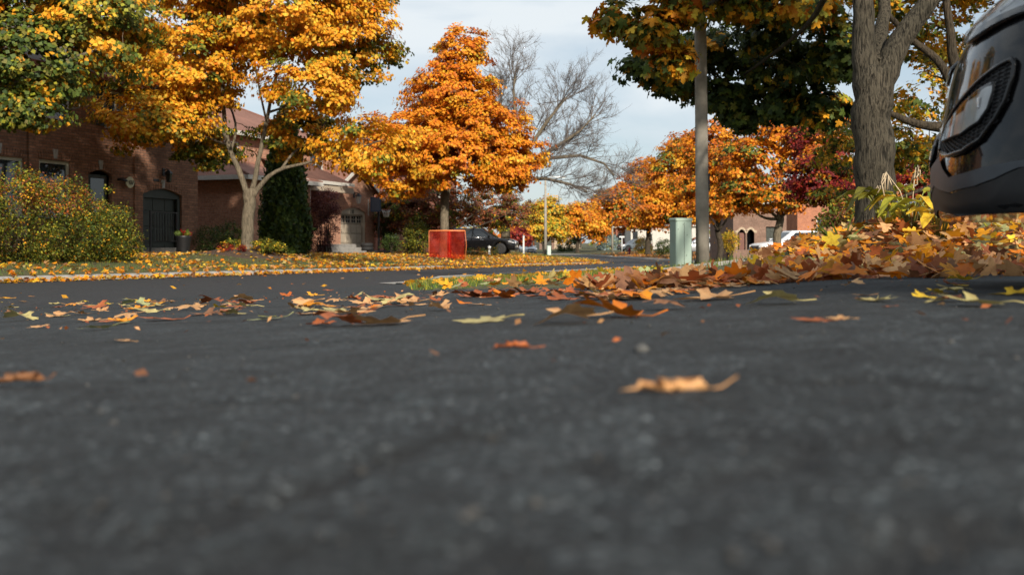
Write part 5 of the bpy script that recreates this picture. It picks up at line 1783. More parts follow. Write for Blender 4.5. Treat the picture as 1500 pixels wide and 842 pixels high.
        clad = [(.0, .405), (.24, .405), (.33, .362), (.42, .330), (.54, .336), (.61, .346), (.68, .354), (.80, .365), (.80, .35), (.68, .336), (.63, .312), (.57, .297), (.41, .287), (.2, .31), (.0, .33)]
        cl = patch('grey_cladding', mir(clad), .007, plain('slate_plastic', (.045, .054, .066), (.036, .043, .054), 25, .45, bmp=.1, bdist=.001), car, 2)
        low = [(.0, .327), (.2, .307), (.41, .284), (.57, .294), (.63, .309), (.68, .333), (.80, .347), (.88, .35), (.88, .225), (.6, .222), (.3, .228), (.0, .25)]
        patch('lower_bumper', mir(low), .004, M_PLAST, car, 2)
    # grille, plate, under tray, cabin, wheels
    g = patch('grille', [(-.42, .50), (.42, .50), (.45, .62), (-.45, .62)], .004, M_BLACK, car, 2) if False else None
    MB().box(1.2, 1.86, -.60, .60, .195, .221).build('under_tray', M_BLACK, car)
    MB().box(-2.0, 1.0, -.80, .80, .20, .219).build('floor_pan', M_BLACK, car)
    Bz = [(1.0, .80, 1.03), (-2.05, .82, 1.03)]; Tz = [(.15, .60, 1.62), (-1.7, .60, 1.62)]
    r0 = [(1.0, .8, 1.03), (-2.05, .8, 1.03), (-2.05, -.8, 1.03), (1.0, -.8, 1.03)]; r1 = [(.15, .62, 1.60), (-1.7, .62, 1.60), (-1.7, -.62, 1.60), (.15, -.62, 1.60)]
    r2 = [(.0, .52, 1.67), (-1.55, .52, 1.67), (-1.55, -.52, 1.67), (.0, -.52, 1.67)]
    MB().rings([r0, r1, r2], True).build('roof', P_BLACK, car, fix=True)
    for sy in (1, -1):
        P = [[(.85 - .78 * t - f * (2.75 - .9 * t - .1), sy * (.806 - .185 * t), 1.05 + .53 * t) for f in (0, .48, .98)] for t in (.05, .5, .95)]
        MB().grid(P).build('window', M_TINT, car)
        for xw in (1.38, -1.40): wheel(car, xw, sy * .82, .355, .355)
        MB().box(.55, .72, min(sy * .9, sy * 1.1), max(sy * .9, sy * 1.1), 1.04, 1.2, .04).build('mirror', P_BLACK, car)
    MB().quad((.98, -.7, 1.06), (.98, .7, 1.06), (.2, .56, 1.58), (.2, -.56, 1.58)).build('windscreen', M_TINT, car).location = (.02, 0, .01)
def clear_mat():
    m, n, l, b = _nodes('clear_lens')
    t = n.new('ShaderNodeBsdfTransparent'); t.inputs['Color'].default_value = (.92, .93, .93, 1)
    g = n.new('ShaderNodeBsdfGlossy'); g.inputs['Roughness'].default_value = .06
    fr = n.new('ShaderNodeFresnel'); fr.inputs['IOR'].default_value = 1.55
    f = noise(n, l, coord(n), 20, 4, .6)
    ad = n.new('ShaderNodeMath'); ad.operation = 'MULTIPLY_ADD'; l.new(f, ad.inputs[0]); ad.inputs[1].default_value = .12; l.new(fr.outputs[0], ad.inputs[2])
    mx = n.new('ShaderNodeMixShader')
    l.new(ad.outputs[0], mx.inputs[0]); l.new(t.outputs[0], mx.inputs[1]); l.new(g.outputs[0], mx.inputs[2])
    l.new(mx.outputs[0], n['Material Output'].inputs['Surface'])
    return m
M_CLEAR = clear_mat()
near_car()

# ------------------------------------------------------------------ street furniture
M_POLE = plain('weathered_concrete', (.37, .335, .28), (.20, .18, .15), 4, .9, bmp=.4, bdist=.004)
M_PED = plain('pale_green_enamel', (.30, .39, .33), (.23, .31, .265), 2.5, .45, bmp=.04)
def conc_pole():
    x, y = at(1029.5, 392, 17).x, 17.0
    b = (x, y, gz(x, y) - .04)
    r = empty('utility_pole', b, 0, 'tall grey concrete pole beside the pale green pedestal', 'pole')
    o = MB().tube([(0, 0, 0), (-.02, 0, 2), (-.045, 0, 4.5), (-.08, 0, 8.5)], [.115, .108, .099, .085], 20).build('shaft', M_POLE, r)
    MB().box(.085, .115, -.035, .035, 1.36, 1.66, .005).build('tag_plate', M_BLACK, o)
    MB().tube([(-.08, 0, 8.3), (-.8, -.2, 8.7), (-1.9, -.5, 8.8)], .03, 8).build('lamp_arm', M_ALLOY, r)
    MB().box(-2.5, -1.85, -.65, -.4, 8.73, 8.85, .03).build('lamp_head', M_ALLOY, r)
conc_pole()
def pedestal():
    p = at(997, 392, 17)
    b = (p.x, 17.0, gz(p.x, 17.0) - .03)
    r = empty('utility_pedestal', b, R(14), 'pale green metal utility pedestal beside the concrete pole', 'utility box')
    H = .90
    w, dp = .145, .15
    MB().box(-w, w, -dp, dp, 0, H, .02).build('cabinet', M_PED, r)
    MB().box(-w - .010, w + .010, -dp - .010, dp + .010, H - .05, H + .012, .014).build('lid', M_PED, r)
    MB().box(-.003, .003, -dp - .003, -dp - .0005, .03, H - .06).build('door_seam', M_BLACK, r)
    for k in range(6):
        MB().box(w + .0005, w + .018, -.06, .05, .30 + k * .042, .316 + k * .042).build('louvre', M_CREAM, r)
    for x, z in ((.05, .62), (-.02, .80), (.04, .28), (-.11, .72)):
        MB().lathe([(.007, -.004), (.007, .0)], (x, -dp - .001, z), 8, axis='y').build('rivet', M_BLACK, r)
    MB().box(-.012, .012, -dp - .02, -dp - .001, .02, .06, .004).build('latch', M_BLACK, r)
pedestal()
def meter_stub():
    p = at(1017, 388, 17.1)
    o = MB().lathe([(.035, 0), (.035, .1), (.05, .12), (.05, .16), (.02, .18)], (0, 0, 0), 10).build('conduit_stub', plain('dull_steel', (.3, .31, .32), (.2, .2, .21), 8, .5, .6), None, (p.x, 17.1, gz(p.x, 17.1) - .02))
    tag(o, 'short grey conduit stub between the pedestal and the pole', 'conduit')
meter_stub()
def street_lamp(px, d, h, arm, label):
    x = (px - 750) / F * d
    r = empty('street_lamp', (x, d, gz(x, d) - .03), 0, label, 'street lamp', 'street lamps along the road')
    MB().tube([(0, 0, 0), (0, 0, h * .5), (0, 0, h)], [.17, .13, .09], 12).build('shaft', M_POLE, r)
    MB().tube([(0, 0, h - .15), (arm * .5, -.1, h + .12), (arm, -.1, h + .1)], .045, 6).build('lamp_arm', M_FLUE, r)
    MB().rings([[(arm - .1, -.22, h + .05), (arm + .75 * (1 if arm > 0 else -1), -.22, h + .02), (arm + .75 * (1 if arm > 0 else -1), .08, h + .02), (arm - .1, .08, h + .05)],
                [(arm - .05, -.18, h + .2), (arm + .6 * (1 if arm > 0 else -1), -.18, h + .12), (arm + .6 * (1 if arm > 0 else -1), .04, h + .12), (arm - .05, .04, h + .2)]], True).build('lamp_head', M_FLUE, r, fix=True)
street_lamp(799, 96, 7.5, 1.2, 'tall pale street lamp beside a small green box')
street_lamp(897, 140, 6.1, -.9, 'street lamp in front of the blue spruce')
def small_box():
    x = (804 - 750) / F * 95
    r = empty('utility_box', (x, 95, gz(x, 95)), R(10), 'small pale mint utility box at the foot of the tall lamp', 'utility box')
    MB().box(-.17, .17, -.17, .17, 0, .95, .02).build('cabinet', plain('mint_enamel', (.52, .62, .54), (.45, .55, .48), 3, .5, bmp=0), r)
    MB().box(-.19, .19, -.19, .19, .93, 1.0, .02).build('lid', plain('mint_enamel', (.5, .6, .5)), r)
small_box()
def post(px, d, h, label):
    x = (px - 750) / F * d
    r = empty('marker_post', (x, d, gz(x, d)), 0, label, 'post')
    MB().box(-.07, .07, -.07, .07, 0, h, .02).build('shaft', M_FLUE, r)
    MB().lathe([(.1, 0), (.1, .03), (.02, .09)], (0, 0, h), 4, False).build('cap', M_FLUE, r)
post(767, 84, 1.55, 'slim white post before the far silver car')
post(717, 60, .5, 'short white stake beside the black estate')
def sign():
    x = (911 - 750) / F * 132
    r = empty('street_sign', (x, 132, gz(x, 132)), 0, 'white street name sign on a post near the hydrant', 'sign')
    MB().tube([(0, 0, 0), (0, 0, 2.0)], .05, 8).build('post', M_FLUE, r)
    MB().box(-.34, .34, -.02, .02, 2.0, 2.2, .01).build('sign_plate', M_FLUE, r)
sign()
def hydrant():
    M = plain('hydrant_red', (.30, .02, .03), (.22, .02, .025), 5, .5)
    x = (922 - 750) / F * 116
    r = empty('fire_hydrant', (x, 116, gz(x, 116)), 0, 'dark red fire hydrant on the leafy verge', 'hydrant')
    MB().lathe([(.16, 0), (.16, .06), (.11, .08), (.11, .62), (.14, .64), (.13, .72), (.05, .82), (.03, .88)], (0, 0, 0), 14).build('barrel', M, r)
    for s in (-1, 1): MB().lathe([(.06, 0), (.06, s * .12)], (s * .1, 0, .5), 10, axis='x').build('outlet', M, r, fix=True)
    MB().lathe([(.08, 0), (.08, -.12)], (0, -.1, .45), 10, axis='y').build('outlet', M, r, fix=True)
hydrant()
def hoop():
    d = 52.5
    x = (556 - 750) / F * d
    g = gz(x, d)
    r = empty('basketball_stand', (x, d, g), RZ - R(90), 'portable basketball stand with blue backboard by the pink garage', 'basketball hoop')
    MB().box(-.75, .45, -.45, .45, 0, .16, .05).build('base', M_BLACK, r)
    MB().tube([(-.05, 0, .1), (-.05, 0, 1.6), (0, -.1, 2.6)], .06, 10).build('pole', M_BLACK, r)
    MB().tube([(0, -.1, 2.5), (.15, -.35, 2.7)], .04, 8).build('bracket', M_BLACK, r)
    b = MB()
    for a in ((-.3, -.26), (.26, .3)): b.box(a[0], a[1], -.45, -.40, 2.2, 2.95)
    b.box(-.26, .26, -.45, -.40, 2.2, 2.24); b.box(-.26, .26, -.45, -.40, 2.91, 2.95)
    b.build('backboard_frame', plain('navy_paint', (.03, .06, .12), (.02, .05, .1), 5, .5), r)
    MB().box(-.26, .26, -.43, -.415, 2.24, 2.91).build('backboard', plain('smoked_board', (.10, .13, .17), (.08, .1, .14), 4, .3), r)
    MB().tube([(.9 + .23 * math.cos(a) - .2, -.6 + .23 * math.sin(a), 2.3) for a in [k * math.pi / 8 for k in range(17)]], .012, 5).build('rim', plain('hoop_orange', (.5, .1, .03)), r)
    n = MB()
    for k in range(12):
        a, a2 = k * math.pi / 6, (k + 1) * math.pi / 6
        for s in (1, -1):
            n.tube([(.7 + .23 * math.cos(a), -.6 + .23 * math.sin(a), 2.3), (.7 + .17 * math.cos(a + s * .26), -.6 + .17 * math.sin(a + s * .26), 2.1), (.7 + .12 * math.cos(a + s * .52), -.6 + .12 * math.sin(a + s * .52), 1.9)], .008, 3)
    tag(n.build('net', M_FLUE, r), kind='stuff')
    for k in range(2):
        t = MB().lathe([(.16, 0), (.30, 0), (.33, .05), (.33, .14), (.30, .19), (.16, .19)], (0, 0, 0), 20).build('old_tyre', M_RUBBER, None, (x - .65, d - .1, g + .17 + k * .195))
        tag(t, ['lower old tyre weighing down the basketball stand', 'upper old tyre stacked on the basketball stand base'][k], 'tyre')
hoop()
def red_screen():
    m, n, l, b = _nodes('red_film')
    f = noise(n, l, coord(n), 3, 4, .6)
    tr = n.new('ShaderNodeBsdfTransparent'); tr.inputs['Color'].default_value = (.95, .30, .19, 1)
    l.new(ramp(n, l, f, [(.3, (.42, .022, .014)), (.7, (.55, .04, .02))]), b.inputs['Base Color'])
    b.inputs['Roughness'].default_value = .3
    mx = n.new('ShaderNodeMixShader')
    l.new(ramp(n, l, f, [(.3, (.16,) * 3), (.75, (.34,) * 3)]), mx.inputs[0])
    l.new(tr.outputs[0], mx.inputs[1]); l.new(b.outputs[0], mx.inputs[2])
    l.new(mx.outputs[0], n['Material Output'].inputs['Surface'])
    d = 47.0
    x0, x1 = (629 - 750) / F * d, (681 - 750) / F * d
    g = gz((x0 + x1) / 2, d)
    W = x1 - x0; H = 1.38
    r = empty('plastic_screen', (x0, d, g - .05), R(-3), 'translucent red plastic screen standing in leaves before the orange maple', 'screen')
    hem = plain('orange_hem', (.75, .22, .07), (.6, .16, .05), 4, .4, bmp=.1)
    def sheet(xa, xb, ya, yb, nm, z1=H):
        P = [[(xa + (xb - xa) * i / 8, ya + (yb - ya) * i / 8 + .02 * math.sin(i * 1.1 + j * .9), z1 * j / 8) for i in range(9)] for j in range(9)]
        return MB().grid(P).build(nm, m, r)
    sheet(0, W * .60, 0, .12, 'film'); sheet(W * .52, W, .06, -.05, 'film')
    sheet(W * .5, W * .62, .09, .04, 'folded_film')
    MB().tube([(-.02, 0, H), (W * .5, .09, H + .01), (W + .02, -.05, H)], .035, 8).build('hem', hem, r)
    for x, y in ((-.02, 0), (W * .56, .07), (W + .02, -.05)):
        MB().tube([(x, y, -.1), (x + (.06 if x > W * .9 else 0), y, H * .5 if x > 1 else H * .6), (x, y, H)], .013, 6).build('stake', hem, r)
red_screen()

# ------------------------------------------------------------------ fallen leaves
LRND = random.Random(77)
COLN = {'tan': 'tan', 'orange': 'orange', 'rust': 'rust red', 'yellow': 'yellow', 'brown': 'dull brown', 'pale': 'pale straw', 'sage': 'grey green', 'gold': 'golden', 'amber': 'amber', 'lime': 'lime green', 'deep': 'deep orange'}
def fallen(x, y, size, cname, variant, rz=None, label=None, lift=0.0, tilt=(0, 0), group=None, where='on the asphalt driveway'):
    k = LRND.randrange(4)
    me, mz = leaf_variant(variant, k)
    o = link('fallen_leaf', me)
    z = gz(x, y) + .004 + lift
    tx = tilt[0] + LRND.uniform(-.12, .12); ty = tilt[1] + LRND.uniform(-.12, .12)
    low = -mz * size + .25 * size * (abs(tx) + abs(ty))
    o.location = (x, y, z + max(0.0, low) * (0.9 if lift == 0 else .5))
    o.rotation_euler = (tx, ty, LRND.uniform(0, 6.28) if rz is None else rz)
    o.scale = (size,) * 3
    c = PAL[cname] * LRND.uniform(.8, 1.15)
    o.color = (*[float(v) for v in c], 1)
    shape = {'flat': 'flat', 'cup': 'cupped', 'dome': 'domed', 'fold': 'folded', 'roll': 'rolled', 'wave': 'wavy', 'tip': 'curled'}[variant]
    tag(o, label or '%s %s maple leaf lying %s' % (COLN[cname], shape, where), 'leaf', group or '%s %s leaves %s' % (COLN[cname], shape, where))
    return o
EXPL = [  # px, py, width px, colour, form, turn, label
    (990, 584, 130, 'tan', 'roll', 1.68, 'long rolled tan leaf alone on the bare dark asphalt'),
    (753, 516, 62, 'rust', 'roll', 1.7, 'small rust leaf curled tight on bare asphalt beside a pebble'),
    (28, 570, 95, 'brown', 'roll', 1.45, 'thin brown rolled leaf lying apart on bare asphalt'),
    (500, 480, 80, 'rust', 'wave', 1.2, None), (560, 478, 95, 'tan', 'tip', 2.4, 'broad tan leaf with raised lobes in a cluster on asphalt'), (470, 478, 45, 'deep', 'tip', .4, None),
    (712, 474, 80, 'pale', 'flat', 1.4, 'pale straw leaf with long stalk on the asphalt'),
    (643, 456, 56, 'tan', 'fold', .6, None), (835, 476, 95, 'tan', 'wave', 1.9, None), (905, 466, 110, 'orange', 'wave', 1.2, 'wide orange leaf beside a domed brown leaf'),
    (974, 454, 66, 'brown', 'dome', .2, 'domed brown leaf standing up off the asphalt'), (1040, 441, 92, 'tan', 'tip', 1.4, None),
    (1140, 447, 76, 'pale', 'wave', 1.5, None), (1432, 450, 96, 'pale', 'tip', 1.2, 'pale straw leaf with browned edge alone near the car'),
    (1195, 473, 62, 'rust', 'flat', .9, None), (148, 484, 60, 'sage', 'flat', 1.5, None), (183, 502, 32, 'tan', 'flat', 1.4, None),
    (12, 440, 24, 'gold', 'dome', 1, None), (30, 470, 55, 'pale', 'wave', 1.2, None), (58, 481, 36, 'tan', 'flat', 1, None), (20, 463, 30, 'brown', 'tip', 1, None),
    (140, 452, 46, 'rust', 'tip', 1.1, None), (200, 450, 50, 'sage', 'wave', 1.3, None), (232, 445, 32, 'brown', 'tip', 1, None), (160, 473, 40, 'rust', 'flat', 1, None),
    (180, 475, 42, 'amber', 'wave', .5, None), (240, 470, 62, 'rust', 'flat', 1.5, None), (250, 455, 24, 'tan', 'dome', 1, None), (300, 462, 50, 'brown', 'tip', 1.2, None),
    (333, 458, 30, 'tan', 'dome', 1, None), (310, 445, 40, 'rust', 'wave', 1, None), (355, 443, 44, 'tan', 'wave', 2, None), (395, 470, 55, 'sage', 'flat', 1.5, None),
    (390, 466, 28, 'lime', 'flat', 1, None), (420, 434, 24, 'deep', 'tip', 1, None), (457, 434, 26, 'gold', 'tip', 2, None), (480, 427, 16, 'deep', 'dome', 1, None),
    (520, 441, 26, 'rust', 'fold', 1, None), (535, 446, 44, 'tan', 'tip', 1.3, None), (590, 445, 38, 'brown', 'flat', 1.6, None), (640, 442, 24, 'rust', 'tip', 1, None),
    (690, 437, 60, 'rust', 'wave', 1, None), (735, 437, 50, 'orange', 'wave', .3, None), (700, 448, 36, 'tan', 'flat', 1, None), (680, 446, 24, 'orange', 'tip', 1, None),
    (790, 437, 44, 'rust', 'tip', 1, None), (815, 436, 30, 'brown', 'fold', 2, None), (765, 431, 16, 'brown', 'tip', 1, None), (1230, 470, 40, 'tan', 'flat', 1, None),
    (1410, 413, 40, 'yellow', 'wave', 1, None), (1265, 435, 28, 'tan', 'flat', 1, None), (1300, 452, 22, 'rust', 'flat', 1, None), (905, 436, 44, 'tan', 'tip', 1, None)]
n_ind = 0
for px, py, w, c, form, turn, lab in EXPL:
    x, y = on_ground(px, py, .3, 40)
    size = w / F * y * (0.92 if form != 'roll' else .95)
    size = min(size, .2)
    fallen(x, y, size, c, form, turn, lab); n_ind += 1
# a loose band of leaves that follows the edge of the asphalt
def band(n, px0, px1, f_lo, f_hi, cols, where='on the asphalt driveway', s=(.075, .14)):
    global n_ind
    for _ in range(n):
        px = LRND.uniform(px0, px1); py = LRND.uniform(f_lo(px), f_hi(px))
        x, y = on_ground(px, py, .3, 40)
        fallen(x, y, LRND.uniform(*s), LRND.choice(cols), LRND.choice(('flat', 'wave', 'tip', 'cup', 'dome', 'tip')), where=where); n_ind += 1
A = ('rust', 'tan', 'amber', 'orange', 'tan', 'pale', 'tan')
band(44, 860, 1160, lambda p: 436 - (p - 860) * .085, lambda p: 448 - (p - 860) * .11, A)
band(30, 620, 900, lambda p: 427, lambda p: 442, ('rust', 'tan', 'brown', 'deep', 'rust'))
band(50, 60, 620, lambda p: 447 - p * .02, lambda p: 476 - p * .03, A)
band(20, 0, 420, lambda p: 440, lambda p: 452, ('gold', 'tan', 'pale', 'rust', 'yellow'))
band(10, 1160, 1500, lambda p: 418, lambda p: 446, ('tan', 'pale', 'rust', 'yellow'), s=(.04, .1))

# drifts, verge and lawn
def litter(name, label, N, seed, region, table, size, tilt=.35, thick=0.0, tmpl=T_CROWN, keep=None, parts=0, pile=None):
    rng = np.random.default_rng(seed)
    x, y = region(rng, N)
    if keep is not None:
        k = keep(x, y, rng); x, y = x[k], y[k]
    n = len(x)
    h = thick * rng.random(n)
    if pile is not None: h = h + pile(x, y) * rng.random(n) ** .6
    z = G(x, y) + .012 + h
    ang = rng.random(n) * 6.28
    tip = np.stack([np.cos(ang), np.sin(ang), np.zeros(n)], 1)
    nrm = np.array([0, 0, 1.0]) + tilt * rng.normal(size=(n, 3)) * (1 + 0 * h)[:, None]
    nrm[:, 2] = np.abs(nrm[:, 2])
    sc = size * rng.uniform(.6, 1.25, n)
    col = pick(rng, n, table, .25)
    z = z + sc * .22 * np.linalg.norm(nrm[:, :2], axis=1) / (np.abs(nrm[:, 2]) + .6)
    pos = np.stack([x, y, z], 1)
    curl = rng.uniform(-.35, .7, n)
    me = scatter_mesh(name, tmpl, pos, frames(nrm, tip + .0), sc, col, curl, center=True)
    o = link(name, me, None, M_LEAF)
    return tag(o, label, 'leaves', kind='stuff'), (pos, sc)
LAWN_T = [('gold', 4), ('yellow', 3), ('amber', 2.5), ('tan', 3), ('orange', 1), ('brown', 1.5), ('pale', 1.5)]
PILE_T = [('tan', 5), ('orange', 2.4), ('gold', 1.7), ('rust', 2.2), ('brown', 2.4), ('amber', 1.8), ('pale', 1.6), ('yellow', 1), ('sage', .5)]
def reg_q(v0, v1, q0, q1, p=1.0):
    def f(rng, N):
        v = rng.uniform(v0, v1, N); q = q0 + (q1 - q0) * rng.random(N) ** p
        k = np.clip(((v + 60) * 2).round().astype(int), 0, len(VV) - 1)
        return PP[k, 0] - q * np.cos(HH[k]), PP[k, 1] + q * np.sin(HH[k])
    return f
def patchy(sc, lo, seed):
    def f(x, y, rng):
        return vnoise(x * sc, y * sc, seed) + .35 * vnoise(x * sc * 3.1, y * sc * 3.1, seed + 1) > lo + .25 * rng.random(len(x))
    return f
litter('lawn_leaves', 'yellow and tan leaves strewn over the lawn across the street', 21000, 91, reg_q(23, 72, 3.8, 13, 1.2), LAWN_T, .13, .35, .03, keep=patchy(.5, .28, 4))
litter('lawn_leaves', 'sparse leaves on the shaded lawn below the hedge', 2600, 92, reg_q(8, 25, 3.8, 10), LAWN_T, .13, .35, .02, keep=patchy(.6, .5, 7))
litter('gutter_leaves', 'golden leaves drifted along the far gutter', 6500, 93, reg_q(8, 70, 2.75, 3.6, .45), LAWN_T, .125, .5, .05)
litter('road_leaves', 'scattered leaves lying on the dark road', 420, 94, reg_q(4, 90, -3.2, 3.0), LAWN_T, .13, .35, .0)
litter('gutter_leaves', 'leaves drifted along the near kerb', 2200, 95, reg_q(20, 75, -3.6, -2.9, 1), LAWN_T, .125, .5, .04)
litter('verge_leaves', 'fallen leaves covering the verge past the bend', 7000, 96, reg_q(58, 130, -12, -3.8, 1), [('tan', 3), ('orange', 2), ('brown', 3), ('gold', 1.5)], .2, .3, .04, keep=patchy(.3, .3, 9))
litter('verge_leaves', 'fallen leaves on the lawn by the tall street lamp', 4500, 97, reg_q(66, 125, 3.8, 12, 1), [('tan', 3), ('orange', 2), ('brown', 2), ('gold', 2)], .2, .3, .04, keep=patchy(.3, .35, 12))
def verge(x, y, rng):
    q, v = road_qv(x, y)
    return (q < -3.75) & ~inside(DRIVE, x, y)
def reg_xy(x0, x1, y0, y1):
    return lambda rng, N: (rng.uniform(x0, x1, N), rng.uniform(y0, y1, N))
def verge2(x, y, rng):
    return verge(x, y, rng) & patchy(.8, .38, 31)(x, y, rng)
litter('verge_leaves', 'bright yellow leaves on the grass verge before the road', 4200, 98, reg_xy(-3, 6.5, 9, 30), [('gold', 4), ('yellow', 4), ('amber', 2), ('orange', 1.2), ('tan', 1.6), ('lime', .6)], .115, .32, .01, T_NEAR, keep=verge2)
litter('verge_leaves', 'leaves thinly scattered on the lawn right of the road', 3000, 99, reg_xy(4, 16, 12, 50), LAWN_T, .14, .4, .03, keep=verge)
# the drift against the bed: nearest leaves are things of their own, the rest one mass
def bedmask(x, y, rng):
    px = 750 + x / y * F
    dens = np.clip((px - 1090) / 90, 0, 1) * np.clip(1.25 - (y - 8.6) / 3, 0, 1)
    low = np.clip((px - 800) / 200, 0, .8) * (dist_line(BED, x, y) < .5)
    return verge(x, y, rng) & (rng.random(len(x)) < np.maximum(dens, low))
def pileh(x, y):
    return .09 * np.exp(-((x - 2.9) / 1.5) ** 2 - ((y - 7.4) / 1.1) ** 2) + .012
litter('leaf_drift', 'thick drift of tan orange and brown leaves round the maple', 8500, 101, reg_xy(-.8, 6.5, 5.0, 11.5), PILE_T, .108, .42, .01, T_NEAR, keep=bedmask, pile=pileh)
rngp = np.random.default_rng(103)
left_n = 300 - n_ind
cnt = 0
while cnt < left_n:
    x = float(rngp.uniform(-.6, 4.6)); y = float(rngp.uniform(5.0, 8.4))
    if inside(DRIVE, np.array([x]), np.array([y]))[0] or (x / y < .265 and dist_line(BED, np.array([x]), np.array([y]))[0] > .35): continue
    cn = ('tan', 'orange', 'gold', 'rust', 'brown', 'amber', 'pale', 'tan', 'brown', 'sage')[int(rngp.integers(10))]
    form = ('cup', 'tip', 'wave', 'dome', 'fold', 'flat')[int(rngp.integers(6))]
    lift = float(pileh(np.array(x), np.array(y))) * .9 + .01
    fallen(x, y, float(rngp.uniform(.075, .13)), cn, form, None, None, lift, (float(rngp.normal() * .28 + .18), float(rngp.normal() * .25)), None, 'on top of the leaf drift')
    cnt += 1
# leaves on the asphalt against the edging
litter('leaf_drift', 'rusty leaves gathered along the concrete bed edging', 420, 104, lambda rng, N: (lambda t, o: (.2 + 2.9 * t + .35 * o, 5.45 - .55 * np.sin(t * 3.0) + .85 * t * t - .62 * o))(rng.random(N), rng.random(N) ** 1.5),
       [('rust', 2), ('tan', 4), ('brown', 1.5), ('orange', 2), ('amber', 1)], .11, .5, .02, T_NEAR, keep=lambda x, y, rng: inside(DRIVE, x, y))
litter('leaf_crumbs', 'crumbs and specks of broken leaf on the asphalt', 900, 105, lambda rng, N: (rng.uniform(-5, 4, N), rng.uniform(.9, 9, N)), [('brown', 4), ('rust', 3), ('tan', 2)], .018, .4, .0, T_KITE, keep=lambda x, y, rng: inside(DRIVE, x, y))

# grit on the asphalt
def grit():
    rng = np.random.default_rng(111)
    n = 700
    y = .35 + 5 * rng.random(n) ** 1.6
    x = rng.uniform(-.56, .56, n) * (y + .2)
    V0 = np.array([(1, 0, 0), (-1, 0, .1), (0, 1, 0), (0, -1, .1), (.1, 0, .8), (0, .1, -.6)], float)
    T0 = np.array([(0, 2, 4), (2, 1, 4), (1, 3, 4), (3, 0, 4), (2, 0, 5), (1, 2, 5), (3, 1, 5), (0, 3, 5)])
    sc = .0018 + .0042 * rng.random(n) ** 4
    z = G(x, y) + .003
    g = rng.uniform(.015, .06, (n, 1)) * np.array([1, .97, .92])
    M = frames(rng.normal(size=(n, 3)) * .3 + np.array([0, 0, 1]), rng.normal(size=(n, 3)))
    V = np.einsum('nij,nkj->nki', M, np.broadcast_to(V0, (n, 6, 3))) * sc[:, None, None] + np.stack([x, y, z], 1)[:, None]
    me = np_mesh('grit', V.reshape(-1, 3), (T0[None] + (np.arange(n) * 6)[:, None, None]).reshape(-1, 3), np.repeat(g, 6, 0))
    m, nn, l, b = _nodes('grit_stone')
    a = nn.new('ShaderNodeAttribute'); a.attribute_name = 'Col'
    l.new(a.outputs['Color'], b.inputs['Base Color']); b.inputs['Roughness'].default_value = .8
    tag(link('grit', me, None, m), 'fine grit scattered over the asphalt', 'grit', kind='stuff')
    x, y = on_ground(940, 520, .3, 6)
    o = MB().lathe([(.002, -.004), (.0085, 0), (.010, .005), (.006, .010), (.001, .012)], (0, 0, 0), 9).build('pebble', plain('grey_pebble', (.09, .09, .085), (.04, .04, .04), 60, .8), None, (x, y, gz(x, y) + .003))
    tag(o, 'single grey pebble on the bare asphalt', 'pebble')
grit()

# ------------------------------------------------------------------ grass
def grass(name, label, N, seed, region, h, keep, cols):
    rng = np.random.default_rng(seed)
    x, y = region(rng, N)
    k = keep(x, y, rng); x, y = x[k], y[k]
    n = len(x)
    pos = np.stack([x, y, G(x, y) - .005], 1)
    ang = rng.random(n) * 6.28
    tip = np.array([0, 0, 1.0]) + .38 * rng.normal(size=(n, 3))
    nrm = np.stack([np.cos(ang), np.sin(ang), np.zeros(n)], 1)
    col = pick(rng, n, cols, .3)
    me = scatter_mesh(name, T_BLADE, pos, frames(nrm, tip), h * rng.uniform(.5, 1.3, n), col)
    tag(link(name, me, None, M_LEAF), label, 'grass', kind='stuff')
PAL['grass'] = np.array((.11, .17, .03)); PAL['straw'] = np.array((.30, .25, .09)); PAL['grass2'] = np.array((.07, .12, .025))
GC = [('grass', 4), ('grass2', 3), ('straw', 1.6)]
def left_lawn(x, y, rng):
    q, v = road_qv(x, y)
    return (q > 3.8) & ((x - T1XY.x) ** 2 / 2.2 + (y - T1XY.y) ** 2 / 1.6 > 1)
grass('lawn_grass', 'short worn grass on the lawn across the street', 60000, 121, reg_q(8, 66, 3.75, 12, 1.3), .085, left_lawn, GC)
grass('verge_grass', 'green grass on the verge before the road', 42000, 122, lambda rng, N: (rng.uniform(-3.2, 7, N), 8 + 22 * rng.random(N) ** 1.2), .075, verge, [('grass', 5), ('grass2', 3), ('lime', 1), ('straw', .5)])
grass('verge_grass', 'grass on the lawn beyond the concrete pole', 26000, 123, reg_xy(4, 17, 24, 62), .10, verge, GC)
grass('verge_grass', 'grass by the bend of the street', 16000, 124, reg_q(64, 130, 3.8, 11), .16, lambda x, y, rng: x > -99, GC)

# soil on the mound under the golden maple
def soil():
    c = T1XY
    rows = []
    for i in range(15):
        row = []
        for j in range(33):
            a = 2 * math.pi * j / 32
            r = i / 14
            x = c.x + 1.75 * r * math.cos(a); y = c.y + 1.5 * r * math.sin(a)
            row.append((x, y, gz(x, y) + .035 * (1 - r ** 6) + .05 * (float(vnoise(np.array([x * 4]), np.array([y * 4]), 3)[0]) - .5) * (1 - r) - .02 * r ** 8))
        rows.append(row)
    o = MB().grid(rows).build('soil_bed', plain('bare_soil', (.085, .055, .038), (.05, .032, .022), 9, .95, bmp=.8, bdist=.03))
    tag(o, kind='structure')
soil()

